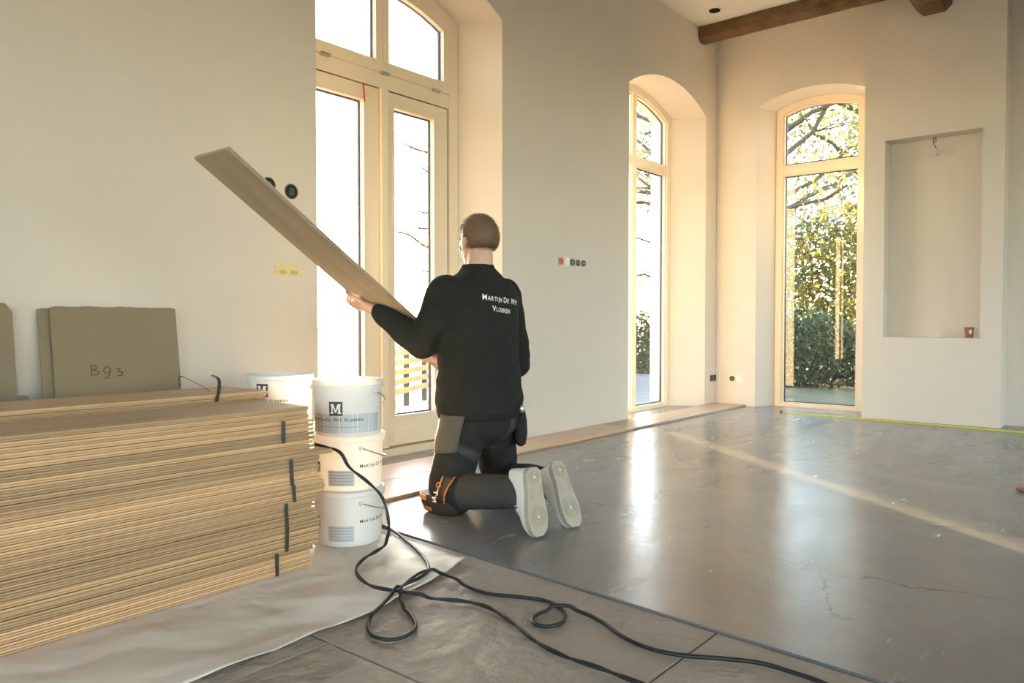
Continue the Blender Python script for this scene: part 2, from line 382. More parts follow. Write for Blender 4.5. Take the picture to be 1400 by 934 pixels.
mp_left = lambda s, z, d: Vector((s, WY + d, z))
mp_end = lambda s, z, d: Vector((WX + d, s, z))
mp_right = lambda s, z, d: Vector((s, RY - d, z))
mp_rear = lambda s, z, d: Vector((RX - d, s, z))
DOOR_F = (2.50, 4.045, 0, 2.957, .22); DOOR_R = (2.53, 3.907, 0, 2.955, .17)
W1_F = (5.74, 7.25, 0, 2.945, .205); W1_R = (5.66, 7.045, 0, 2.935, .17)
W2_F = (1.965, 3.01, 0, 3.02, .115); W2_R = (2.035, 2.90, 0, 3.012, .085)
struct(wall('wall_left', mp_left, RX, WX + .25, [(DOOR_F, DOOR_R), (W1_F, W1_R)]), 'pale plastered wall with the arched garden door and tall window', 'wall')
struct(wall('wall_end', mp_end, RY, WY + .45, [(W2_F, W2_R)], dfr=.25, dout=.45), 'pale plastered end wall behind the chimney breast', 'wall')
def side_op(c, w): return ((c - w / 2, c + w / 2, .0, 2.95, .2), (c - w / 2 + .08, c + w / 2 - .08, .0, 2.94, .17))
RIGHT_OPS = [side_op(c, 1.7) for c in (-1.6, 1.0, 3.6, 6.0)]; REAR_OPS = [side_op(c, 1.7) for c in (-3.2, -.6, 2.0)]  # openings out of view, added to supply fill light
struct(wall('wall_right', mp_right, RX - .5, WX + .5, RIGHT_OPS), 'plastered wall facing the garden door, tall arched openings added for fill light', 'wall')
struct(wall('wall_rear', mp_rear, RY - .5, WY + .5, REAR_OPS), 'plastered wall opposite the chimney breast, tall arched openings added for fill light', 'wall')
struct(MB().box(RX - .6, WX + .6, RY - .6, WY + .6, CEIL, CEIL + .12).build('ceiling', 'plaster_ceiling'), 'flat white plaster ceiling', 'ceiling')

# chimney breast with the niche
NY0, NY1, NZ0, NZ1, ND = 1.02, 1.755, .735, 2.455, .17
m = MB(); b0, b1 = .865, 1.925
def quad(x, y0, y1, z0, z1): m.add([(x, y0, z0), (x, y1, z0), (x, y1, z1), (x, y0, z1)], [(0, 1, 2, 3)])
quad(BX, b0, NY0, 0, CEIL); quad(BX, NY1, b1, 0, CEIL); quad(BX, NY0, NY1, 0, NZ0); quad(BX, NY0, NY1, NZ1, CEIL); quad(BX + ND, NY0, NY1, NZ0, NZ1)
for y in (NY0, NY1): m.add([(BX, y, NZ0), (BX + ND, y, NZ0), (BX + ND, y, NZ1), (BX, y, NZ1)], [(0, 1, 2, 3)])
for z in (NZ0, NZ1): m.add([(BX, NY0, z), (BX + ND, NY0, z), (BX + ND, NY1, z), (BX, NY1, z)], [(0, 1, 2, 3)])
for y in (b0, b1): m.add([(BX, y, 0), (WX + .02, y, 0), (WX + .02, y, CEIL), (BX, y, CEIL)], [(0, 1, 2, 3)])
struct(m.build('wall_chimney_breast', 'plaster'), 'projecting chimney breast with a tall recessed niche', 'wall')

# floor: concrete slab, large stone tiles in front of it
EX = lambda y: 1.925 + .0727 * y
m = MB(); pts = [(EX(RY - .1), RY - .1), (WX + .4, RY - .1), (WX + .4, WY + .42), (EX(WY + .42), WY + .42)]
m.prism(pts, lambda a, b, d: Vector((a, b, d)), -.05, FZ)
floor = struct(m.build('floor', 'concrete'), 'polished grey concrete floor with fine cracks', 'floor')
TX = [1.24 + .012, .36, -.52, -1.40, -2.28, -3.16, -3.7]
def tile_poly(x0, x1a, x1b, y0, y1):
    g = .003; mm = MB()
    mm.prism([(x0 + g, y0 + g), (x1a - g, y0 + g), (x1b - g, y1 - g), (x0 + g, y1 - g)], lambda a, b, d: Vector((a, b, d)), -.03, 0)
    mm.build('floor_tile', 'floor_tile', floor, bevel=.003)
for r in range(len(TX)):
    ys = [RY - .1] + [y for y in [(.90 if r % 2 == 0 else .13) + 1.55 * k for k in range(-4, 3)] if RY < y < WY] + [WY + .4]
    for y0, y1 in zip(ys, ys[1:]):
        if r == 0: tile_poly(TX[0], EX(y0) - .004, EX(y1) - .004, y0, y1)
        elif r < len(TX): tile_poly(TX[r], TX[r - 1], TX[r - 1], y0, y1)
MB().box(RX - .5, 2.3, RY - .4, WY + .4, -.06, -.012).build('tile_joint_mortar', mat('mortar', (.36, .31, .24), .9, var=(20, .3, 3)), floor)

# ------------------------------------------------------------------ door and windows
def pane_poly(a, b, z0, ztop, circ=None, n=10):
    if circ is None: return [(a, z0), (b, z0), (b, ztop), (a, ztop)]
    c, cz, Rr = circ
    top = [(a + (b - a) * i / n, cz + math.sqrt(Rr * Rr - (a + (b - a) * i / n - c) ** 2)) for i in range(n + 1)]
    return [(a, z0), (b, z0)] + top[::-1]
def shrink(poly, t):
    cx = sum(p[0] for p in poly) / len(poly); cz = sum(p[1] for p in poly) / len(poly)
    w = max(p[0] for p in poly) - min(p[0] for p in poly); h = max(p[1] for p in poly) - min(p[1] for p in poly)
    return [(cx + (x - cx) * (1 - 2 * t / w), cz + (z - cz) * (1 - 2 * t / h)) for x, z in poly]
def sash(parent, name, mp, outer, inner, d0, d1, spacer=True, dg=None):
    """a framed pane: ring between two polygons of equal count, glass in it"""
    f = MB().ring(outer, inner, mp, d0, d1).build(name, 'cream_paint', parent)
    dm = (d0 + d1) / 2 + .01 if dg is None else dg
    if spacer: MB().ring(shrink(inner, -.002), shrink(inner, .010), mp, dm - .008, dm + .008).build('spacer_bar', 'spacer', f)
    MB().prism(shrink(inner, -.004), mp, dm - .002, dm + .002).build('pane', 'glass', f)
    return f
def circ_in(o, t): c, cz, Rr = arc(o[0], o[1], o[3], o[4])[1]; return (c, cz, Rr - t)

# door
D0 = .31
door = struct(empty('door_1', (3.22, WY + D0, FZ)), 'cream double garden door with glazed leaves and arched fanlight', 'door')
o = DOOR_R; ii = inset(o, .085, .05)
fr = MB().ring(outline(*o), outline(*ii), mp_left, D0 - .015, D0 + .10)
fr.box(2.54, 3.83, WY + D0 - .01, WY + D0 + .10, 2.352, 2.448)
fr.build('door_frame', 'cream_paint', door)
MB().box(2.45, 3.93, WY + D0 - .06, WY + D0 + .14, FZ, .052).build('threshold', 'cream_paint', door)
MB().box(3.19, 3.252, WY + D0 - .035, WY + D0 + .02, .056, 2.35).build('meeting_post', 'cream_paint', door, bevel=.006)
for a, b, g0, g1 in ((2.560, 3.186, 2.655, 3.062), (3.256, 3.802, 3.314, 3.669)):
    L_ = sash(door, 'door_leaf', mp_left, pane_poly(a, b, .062, 2.342), pane_poly(g0, g1, .258, 2.246), D0 - .012, D0 + .045)
    MB().ring(pane_poly(a - .035, b + .035, .045, 2.372), pane_poly(a + .02, b - .02, .09, 2.322), mp_left, D0 + .046, D0 + .085).build('rebate_stop', 'cream_paint', door)
    MB().ring(pane_poly(g0 - .012, g1 + .012, .246, 2.258), pane_poly(g0, g1, .258, 2.246), mp_left, D0 - .020, D0 - .01).build('glazing_bead', 'cream_paint', L_)
    MB().box(g0 - .02, g1 + .02, WY + D0 - .020, WY + D0 - .01, .075, .150).build('bottom_panel', 'cream_paint', L_, bevel=.003)
c_ = circ_in(o, .085)
tops = []
for a, b, g0, g1 in ((2.61, 3.217, 2.675, 3.163), (3.219, 3.826, 3.273, 3.765)):
    cO = (c_[0], c_[1], c_[2] + .004); cI = (c_[0], c_[1], c_[2] - .055)
    s_ = sash(door, 'fanlight_sash', mp_left, pane_poly(a, b, 2.450, 0, cO), pane_poly(g0, g1, 2.524, 0, cI), D0 - .02, D0 + .045)
for x in (2.773, 3.23, 3.689): MB().box(x - .035, x + .035, WY + D0 - .034, WY + D0 - .015, 2.437, 2.457).build('hinge', 'hinge_metal', door, bevel=.003)
# red ribbon hanging on the left leaf
rb = MB()
P = [at_y(496.7 + dx, y, WY + D0 - .036) for dx, y in ((0, 113), (.6, 120), (1.4, 128), (1.6, 134), (1.9, 139))]
rb.loft([[p + Vector((-.005, 0, 0)), p + Vector((.005, 0, 0)), p + Vector((.005, .002, 0)), p + Vector((-.005, .002, 0))] for p in P])
tag(rb.build('ribbon', 'red_ribbon', origin=P[0]), 'short red ribbon hung over the top rail of the door leaf', 'ribbon')

def tall_window(name, mp, o, d, mull, tr0, tr1, label, glass=True):
    root = struct(empty(name, mp((o[0] + o[1]) / 2, FZ, d)), label, 'window')
    ii = inset(o, .065, .03)
    f = MB().ring(outline(*o), outline(*ii), mp, d - .015, d + .09)
    f.build('window_frame', 'cream_paint', root)
    cols = [(ii[0], ii[1])]
    if mull: cols = [(ii[0], mull[0] + .02), (mull[1] - .02, ii[1])]
    c_ = circ_in(o, .065)
    if mull: MB().prism(pane_poly(mull[0] + .018, mull[1] - .018, .03, 0, (c_[0], c_[1], c_[2] + .004)), mp, d - .012, d + .09).build('mullion', 'cream_paint', root)
    MB().prism([(ii[0] - .002, tr0), (ii[1] + .002, tr0), (ii[1] + .002, tr1), (ii[0] - .002, tr1)], mp, d - .014, d + .085).build('transom', 'cream_paint', root)
    for a, b in cols:
        if glass:
            sash(root, 'sash', mp, pane_poly(a, b, .031, tr0), pane_poly(a + .018, b - .018, .05, tr0 - .012), d, d + .06)
            sash(root, 'fanlight_sash', mp, pane_poly(a, b, tr1, 0, (c_[0], c_[1], c_[2] + .002)), pane_poly(a + .018, b - .018, tr1 + .012, 0, (c_[0], c_[1], c_[2] - .018)), d, d + .06)
    return root
tall_window('window_1', mp_left, W1_R, .31, (6.285, 6.40), 2.366, 2.444, 'narrow-looking cream arched window with a centre post')
tall_window('window_2', mp_end, W2_R, .25, None, 2.357, 2.446, 'cream arched window looking onto the yellow-leaved tree')
k = 3
for ops, mp in ((RIGHT_OPS, mp_right), (REAR_OPS, mp_rear)):
    for fo, ro in ops:
        tall_window('window_%d' % k, mp, ro, .31, ((ro[0] + ro[1]) / 2 - .05, (ro[0] + ro[1]) / 2 + .05), 2.366, 2.444, 'cream arched window added in the wall behind for fill light', glass=False); k += 1  # unglazed windows added behind the camera to let fill light in
# window floor slabs (bare concrete reveals) are part of the floor

# ------------------------------------------------------------------ beams, spot
def beam(name, x0, x1, y0, y1, z0, z1, ch, along, label):
    mb = MB(); n = 40; a0, a1 = (y0, y1) if along == 'y' else (x0, x1); b0, b1 = (x0, x1) if along == 'y' else (y0, y1)
    prof = [(b0, z1), (b0, z0 + ch), (b0 + ch, z0), (b1 - ch, z0), (b1, z0 + ch), (b1, z1)]
    rings = []
    for i in range(n + 1):
        a = a0 + (a1 - a0) * i / n; g = []
        for j, (b, z) in enumerate(prof):
            w = .008 if 0 < i < n else .002
            db = noise.noise(Vector((a * 2.3, j * 3.1, 1))) * w; dz = noise.noise(Vector((a * 2.3, j * 3.1, 9))) * w if z < z1 else 0
            g.append(Vector((b + db, a, z + dz)) if along == 'y' else Vector((a, b + db, z + dz)))
        rings.append(g)
    mb.loft(rings)
    return tag(mb.build(name, 'beam_wood', smooth=30, origin=((x0 + x1) / 2, (y0 + y1) / 2, z0)), label, 'beam', 'old roof beams')
beam('ceiling_beam', 7.055, 7.215, RY + .01, WY - .004, 3.655, CEIL - .003, .035, 'y', 'rough dark brown beam running along the end wall')
beam('ceiling_beam', RX + .01, BX - .003, 1.252, 1.512, 3.462, CEIL - .003, .05, 'x', 'heavy dark beam meeting the chimney breast above the niche')
sp = on_floor(977, 14, CEIL)
spot = MB().lathe([(.02, 0), (.052, 0), (.052, -.006), (.040, -.006), (.036, -.001), (.02, -.001)], sp - Vector((0, 0, .002)), 24)
tag(spot.build('ceiling_spot', 'dark_hole', origin=sp), 'small dark recessed spot opening in the ceiling', 'spotlight')

# ------------------------------------------------------------------ switches, sockets, wall boxes
def socket_strip(name, mp, s0, z, kinds, label, cat, w=.071):
    root = empty(name, mp(s0 + w * len(kinds) / 2, z, 0)); tag(root, label, cat)
    for i, kd in enumerate(kinds):
        c = s0 + w * (i + .5)
        f = MB().ring([(c + .0335 * x, z + .0335 * y) for x, y in ((-1, -1), (1, -1), (1, 1), (-1, 1), )], [(c + .026 * x, z + .026 * y) for x, y in ((-1, -1), (1, -1), (1, 1), (-1, 1))], mp, -.005, .0)
        f.build('mounting_plate', 'white_plastic' if kd == 'w' else 'hinge_metal', root)
        n = 20
        disc = [(c + .026 * math.cos(k * 2 * math.pi / n), z + .026 * math.sin(k * 2 * math.pi / n)) for k in range(n)]
        cup = MB().prism(disc if kd != 's' else [(c - .027, z - .03), (c + .027, z - .03), (c + .027, z + .03), (c - .027, z + .03)], mp, -.009, -.001)
        cm = {'b': 'black_plastic', 's': 'black_plastic', 'r': 'red_plastic', 'w': 'white_plastic'}[kd]
        cp = cup.build('socket_insert', cm, root)
        for q in (-1, 1):
            pin = [(c + q * .009 + .003 * math.cos(k), z + .003 * math.sin(k)) for k in [j * math.pi / 3 for j in range(6)]]
            MB().prism(pin, mp, -.0105, -.008).build('contact', 'hinge_metal' if kd == 'b' else 'dark_hole', cp)
    return root
socket_strip('switch_strip', mp_left, 4.70, 1.335, ['r', 'w', 'b', 'b', 'b'], 'row of five unfinished sockets on the wall between door and window', 'socket', .076)
socket_strip('wall_socket', mp_left, 7.365, .283, ['s', 's'], 'pair of square black data sockets beside the room corner', 'socket', .075)
socket_strip('wall_socket', mp_end, 3.14, .283, ['w', 'b'], 'socket and open white wall box below the end window corner', 'socket', .075)
def wall_hole(px, py, label):
    p = at_y(px, py, WY); root = tag(empty('junction_box', p), label, 'wall box', 'open junction boxes')
    n = 24; ring = lambda r: [(p.x + r * math.cos(k * 2 * math.pi / n), p.z + r * math.sin(k * 2 * math.pi / n)) for k in range(n)]
    MB().ring(ring(.040), ring(.034), mp_left, -.004, .0).build('rim', mat('box_grey', (.10, .09, .08), .7) if 'box_grey' not in MATS else 'box_grey', root)
    MB().prism(ring(.035), mp_left, -.002, -.0005).build('box_inside', 'dark_hole', root)
    mb = MB()
    for q in range(3): mb.tube([p + Vector((.01 * (q - 1), -.001, -.02)), p + Vector((.014 * (q - 1), -.008, 0)), p + Vector((.008 * (q - 1), -.003, .018))], .003, 6)
    mb.build('wire_ends', mat('wire_blue', (.12, .13, .16), .5) if 'wire_blue' not in MATS else 'wire_blue', root)
wall_hole(398, 262, 'round open wall box right beside the door opening'); wall_hole(367, 253, 'round open wall box half hidden behind the lifted plank')
m = MB(); a, b = at_y(375, 360, WY), at_y(411, 379, WY)
tp = empty('taped_box', ((a.x + b.x) / 2, WY, (a.z + b.z) / 2)); tag(tp, 'wall box covered with strips of yellow tape beside the door', 'tape')
MB().box(a.x, b.x, WY - .004, WY - .0002, b.z, a.z).build('tape_sheet', 'masking', tp)
for q in (.3, .72):
    c = a.x + (b.x - a.x) * q
    MB().prism([(c + .024 * math.cos(t), b.z + .022 + .012 * math.sin(t)) for t in [j * math.pi / 6 for j in range(12)]], mp_left, -.0055, -.0035).build('tape_window', mat('tape_dark', (.45, .40, .16), .7) if 'tape_dark' not in MATS else 'tape_dark', tp)

# niche: cable and cup
p = at_x(1279, 184, BX + .12); p.z = NZ1
root = tag(empty('lamp_wire', p), 'loose lamp wire with connector hanging from the niche top', 'wire')
MB().tube([p, p + Vector((0, -.005, -.03)), p + Vector((.0, .012, -.06)), p + Vector((0, -.004, -.09))], .006, 7).build('wire', 'wire_steel', root, smooth=True)
MB().tube([p + Vector((0, .012, 0)), p + Vector((0, .016, -.05)), p + Vector((0, -.012, -.10)), p + Vector((0, -.02, -.12))], .004, 7).build('wire', 'black_plastic', root, smooth=True)
MB().box(p.x - .012, p.x + .012, p.y - .028, p.y + .004, p.z - .155, p.z - .095).build('connector', 'hinge_metal', root, bevel=.003)
cx, cy = BX + .06, 1.105
root = tag(empty('paper_cup', (cx, cy, NZ0)), 'small brown paper coffee cup on the niche ledge', 'cup')
MB().lathe([(.0, .0), (.028, 0), (.038, .085), (.040, .088), (.037, .09), (.035, .085), (.026, .006), (0, .006)], (cx, cy, NZ0), 20).build('cup_body', 'cup_brown', root, smooth=40)
mb = MB(); 
for k in range(5):
    t0 = math.pi * 1.05 + k * .12; zz0, zz1 = .035, .068
    r0, r1 = .0325 + .0005, .0362 + .0005
    mb.add([(cx + r0 * math.cos(t0), cy + r0 * math.sin(t0), NZ0 + zz0), (cx + r0 * math.cos(t0 + .12), cy + r0 * math.sin(t0 + .12), NZ0 + zz0), (cx + r1 * math.cos(t0 + .12), cy + r1 * math.sin(t0 + .12), NZ0 + zz1), (cx + r1 * math.cos(t0), cy + r1 * math.sin(t0), NZ0 + zz1)], [(0, 1, 2, 3)])
mb.build('cup_print', 'white_plastic', root)
# folding rule / yellow measuring tape on the floor
a, b = on_floor(1069, 564.5, FZ), on_floor(1460, 597, FZ)
d = (b - a).normalized(); nrm = Vector((-d.y, d.x, 0)); mb = MB(); rings = []
for i in range(60):
    p = a + (b - a) * (i / 59) + nrm * .004 * math.sin(i * .35); h = .010 if i % 2 == 0 else .011
    rings.append([p + nrm * .012, p + nrm * .012 + Vector((0, 0, h)), p - nrm * .012 + Vector((0, 0, h)), p - nrm * .012])
root = tag(empty('measuring_tape', a), 'long yellow measuring tape stretched along the end wall', 'tape measure')
mb.loft(rings).build('tape_blade', 'yellow_tape', root)
MB().box(a.x - .02, a.x + .02, a.y - .004, a.y + .012, FZ, FZ + .022).build('end_hook', 'black_plastic', root, bevel=.002)
p = on_floor(1398, 672, FZ)
mb = MB().ball(p + Vector((0, 0, .012)), (.035, .028, .0125), 10, 6)
for v in mb.v: v += Vector((noise.noise(v * 40), noise.noise(v * 40 + Vector((5, 0, 0))), 0)) * .008
tag(mb.build('rubble_lump', 'debris', origin=p), 'small reddish lump of mortar rubble on the bare concrete', 'rubble')

# ------------------------------------------------------------------ planks
PT, PW, PL = .0138, .325, 2.2
def plank_mesh(L=PL, W=PW, T=PT, name='plank'):
    """tongue-and-groove section; long edge at local y=0 carries the groove; the ends have it too; origin at end centre bottom, body runs along -x"""
    prof = [(0, .0006), (0, .0050), (.004, .0050), (.004, .0080), (0, .0080), (0, T - .0008), (.0008, T), (W - .0008, T), (W, T - .0008), (W, .0088), (W + .005, .0085), (W + .005, .0052), (W, .0045), (W, .0006), (W - .001, 0), (.001, 0)]
    mb = MB(); mb.prism(prof, lambda y, z, d: Vector((d, y, z)), -L, -.0)
    mb.box(0, .005, .004, W - .004, .0052, .0083)
    return mb.mesh(name)
pm = plank_mesh(); pm.materials.append(MATS['oak'])
lab = {}
def plank(x1, y, z, label, group, dy=0, rz=0):
    o = bpy.data.objects.new('plank', pm); COL.objects.link(o); o.location = (x1, y + dy, z); o.rotation_euler = (0, 0, rz)
    return tag(o, label, 'plank', group)
PITCHZ = .01500; BASE = .0042
ends = {}
NB = 38
# x of the right-hand ends by height (read off the silhouette)
def end_x(z):
    tab = [(0, 1.603), (.06, 1.604), (.072, 1.64), (.155, 1.642), (.16, 1.63), (.238, 1.632), (.245, 1.665), (.298, 1.665), (.31, 1.637), (.385, 1.637), (.388, 1.70), (.402, 1.70), (.41, 1.632), (.447, 1.618), (.523, 1.617), (.53, 1.60), (.6, 1.597)]
    for (z0, x0), (z1, x1) in zip(tab, tab[1:]):
        if z0 <= z <= z1: return x0 + (x1 - x0) * (z - z0) / (z1 - z0)
    return 1.6
def bundle_label(i):
    for a, b, nm in ((0, 5, 'lowest strapped bundle'), (5, 10, 'second strapped bundle from the paper up'), (10, 16, 'third strapped bundle from the paper up'), (16, 20, 'fourth strapped bundle from the paper up'), (20, 26, 'fifth strapped bundle from the paper up'), (26, 30, 'loose layer between the two highest straps'), (30, 35, 'highest strapped bundle'), (35, 40, 'loose layer above the highest strap')):
        if a <= i < b: return 'pale oak plank in the %s of the front tier' % nm
REARL = 'pale oak plank in the higher rear tier of the stack beside the wall'
for i in range(NB):
    z = BASE + i * PITCHZ
    if i == NB - 1: plank(end_x(z), 2.258, z, 'topmost oak plank of the front tier, its broad face showing', None)
    elif i == 26: plank(end_x(.395), 2.258, z, 'oak plank jutting out of the front tier beyond the other ends', None)
    else: plank(end_x(z) + random.uniform(-.004, .004), 2.258, z, bundle_label(i), 'planks in the front tier', random.uniform(-.0035, .0035))
NR = NB + 2
for i in range(NR):
    z = BASE + i * PITCHZ
    x1 = 1.60 + random.uniform(-.012, .008) if i < NB else 1.645 + .01 * (i % 2)
    if i == NR - 1: plank(x1, 2.60, z, 'topmost oak plank of the rear tier under the loose strap', None)
    else: plank(x1, 2.60, z, REARL, 'planks in the rear tier', random.uniform(0, .004))
# packing straps around the bundles
def strap_loop(x, z0, z1, y0, y1, label, lean=0):
    w = .0065; t = .0009
    mb = MB(); 
    loop = [(y0 - .001, z0), (y1 + .006, z0), (y1 + .006, z1), (y0 - .001, z1)]
    out = [(y0 - .001 - t * 1.6, z0 - t * .2), (y1 + .006 + t * 1.6, z0 - t * .2), (y1 + .006 + t * 1.6, z1 + t * .2), (y0 - .001 - t * 1.6, z1 + t * .2)]
    mb.ring(out, loop, lambda a, b, d: Vector((x + d + lean * (b - z0), a, b)), -w, w)
    return tag(mb.build('packing_strap', 'strap', origin=(x, y0, z0)), label, 'strap', 'black packing straps')
ks = [(0, 5, 1.465, 0), (5, 10, 1.503, .05), (10, 16, 1.506, -.04), (16, 20, 1.536, -.05), (20, 26, 1.528, -.05), (30, 35, 1.495, 0)]
order = ['lowest', 'second lowest', 'third lowest', 'fourth lowest', 'fifth lowest', 'highest']
for (i0, i1, x, ln), nm in zip(ks, order):
    strap_loop(x, BASE + i0 * PITCHZ - .0006, BASE + i1 * PITCHZ - .0006, 2.254, 2.254 + PW, 'black packing strap around the %s bound bundle of the front planks' % nm, ln)
zt = BASE + NR * PITCHZ
s_root = tag(empty('packing_strap', (1.36, 2.60, zt)), 'cut black packing strap with curled loose ends on the rear planks', 'strap', 'black packing straps')
def ribbon(pts, w, name, parent, width=Vector((1, 0, 0)), t=.001):
    pts = [Vector(p) for p in pts]; rings = []
    for i, p in enumerate(pts):
        tg = (pts[min(i + 1, len(pts) - 1)] - pts[max(0, i - 1)]).normalized(); wd = (width - tg * width.dot(tg)).normalized(); nn = tg.cross(wd)
        rings.append([p + wd * w + nn * t, p - wd * w + nn * t, p - wd * w - nn * t, p + wd * w - nn * t])
    return MB().loft(rings).build(name, 'strap', parent)
def bez(ps, n=16):
    ps = [Vector(p) for p in ps]; out = []
    for i in range(len(ps) - 1):
        p0 = ps[max(0, i - 1)]; p1 = ps[i]; p2 = ps[i + 1]; p3 = ps[min(len(ps) - 1, i + 2)]
        for k in range(n):
            t = k / n
            out.append(.5 * ((2 * p1) + (-p0 + p2) * t + (2 * p0 - 5 * p1 + 4 * p2 - p3) * t * t + (-p0 + 3 * p1 - 3 * p2 + p3) * t ** 3))
    out.append(ps[-1]); return out
q = at_y(296, 549, 2.597); q2 = at_y(299, 519, 2.597); q3 = at_y(290, 513, 2.63)
ribbon(bez([q, q + (q2 - q) * .5 + Vector((.004, -.002, 0)), q2, q3], 8), .007, 'strap_end', s_root, Vector((1, .2, 0)))
e1 = on_floor(287, 534, zt + .002); e2 = at_y(262, 521, e1.y + .05); e3 = at_y(246, 515, e1.y + .10); e4 = at_y(245, 528, e1.y + .11)
ribbon(bez([e1, e2, e3, e4], 8), .006, 'strap_end', s_root, Vector((.3, 1, 0)))

# planks already laid along the window wall
fm = {}
def laid(x0, x1, y0, label):
    me = plank_mesh(x1 - x0, .325, .0165); me.materials.append(MATS['oak_floor'])
    o = bpy.data.objects.new('floor_plank', me); COL.objects.link(o); o.location = (x1, y0, FZ + .0006)
    return tag(o, label, 'plank', 'planks laid along the window wall')
laid(5.30, 7.485, 3.105, 'oak floor plank laid along the wall up to the room corner')
laid(3.75, 5.293, 3.105, 'oak floor plank laid between the door and the tall window')
laid(2.06, 3.743, 3.105, 'oak floor plank laid across the garden door recess')
laid(2.06, 2.995, 2.772, 'short oak floor plank in the second row beside the kneeling man')

# lifted plank
YF, HW = 2.80, .245
tip, low = at_y(265, 217, YF), at_y(600, 508, YF)
Ldir = (tip - low).normalized(); low = low - Ldir * -.0
Ndir = Vector((-Ldir.z, 0, Ldir.x)); Ndir = -Ndir if Ndir.z < 0 else Ndir
Llen = (tip - low).length
hm = plank_mesh(Llen, HW, .015); hm.materials.append(MATS['oak_light'])
held = bpy.data.objects.new('lifted_plank', hm); COL.objects.link(held)
Mx = Matrix((-Ldir, Vector((0, 1, 0)), Ndir)).transposed()
held.matrix_world = Matrix.Translation(Vector((low.x, YF - HW, low.z))) @ Mx.to_4x4()
tag(held, 'oak plank held aslant in the air by the kneeling man', 'plank')
def on_plank(x, yoff=0):
    t = (x - low.x) / Ldir.x; p = low + Ldir * t; return Vector((p.x, YF + yoff, p.z))

# ------------------------------------------------------------------ paper on the floor
def paper():
    nx, ny = 150, 90; vs = []; fs = []
    for j in range(ny + 1):
        v = j / ny
        for i in range(nx + 1):
            u = i / nx
            xr = 1.985 + .13 * v ** 1.0 if v < .55 else 2.055 - .10 * (v - .55)
            x = -.9 + (xr + .9) * u
            yf = 1.735 + .012 * math.sin(x * 5) + (max(0, x - 1.45) / .53) ** 1.4 * .13
            y = yf + (3.2 - yf) * v
            fade = max(0, min(1, (2.22 - y) / .2)) * 1.0
            if x > 1.64: fade = max(fade, max(0, min(1, (x - 1.62) / .08)) * (0 if (Vector((x, y)) - Vector((1.91, 2.43))).length < .17 or y > 2.6 else .7))
            n1 = abs(noise.noise(Vector((x * 3.1, y * 3.1, 0)))) ; n2 = noise.ridged_multi_fractal(Vector((x * 2.2 + y, y * 3.0 - x * .6, 3)), 1, 2, 3, 1, 2)
            z = .0018 + fade * (.022 * n1 + .010 * max(0, n2 - .8))
            edge = max(0, 1 - v / .035) if v < .035 else 0
            z += .006 * edge * (noise.noise(Vector((x * 2, 0, 7))) + .6) * fade
            if x > 1.80: z += .012 * ((x - 1.8) / .2) ** 2 * max(0, 1 - (y - 1.86) / .5) if y < 2.36 else 0
            if x > EX(y) - .03: z = max(z, FZ + .003)
            vs.append((x, y, z))
    for j in range(ny):
        for i in range(nx):
            a = j * (nx + 1) + i; fs.append((a, a + 1, a + nx + 2, a + nx + 1))
    mb = MB().add(vs, fs); o = mb.build('floor_paper', 'paper', smooth=True, origin=(1, 2.2, 0))
    md = o.modifiers.new('thick', 'SOLIDIFY'); md.thickness = .0007; md.offset = 1
    return tag(o, 'wrinkled off-white protective paper under planks and buckets', 'paper')
paper()

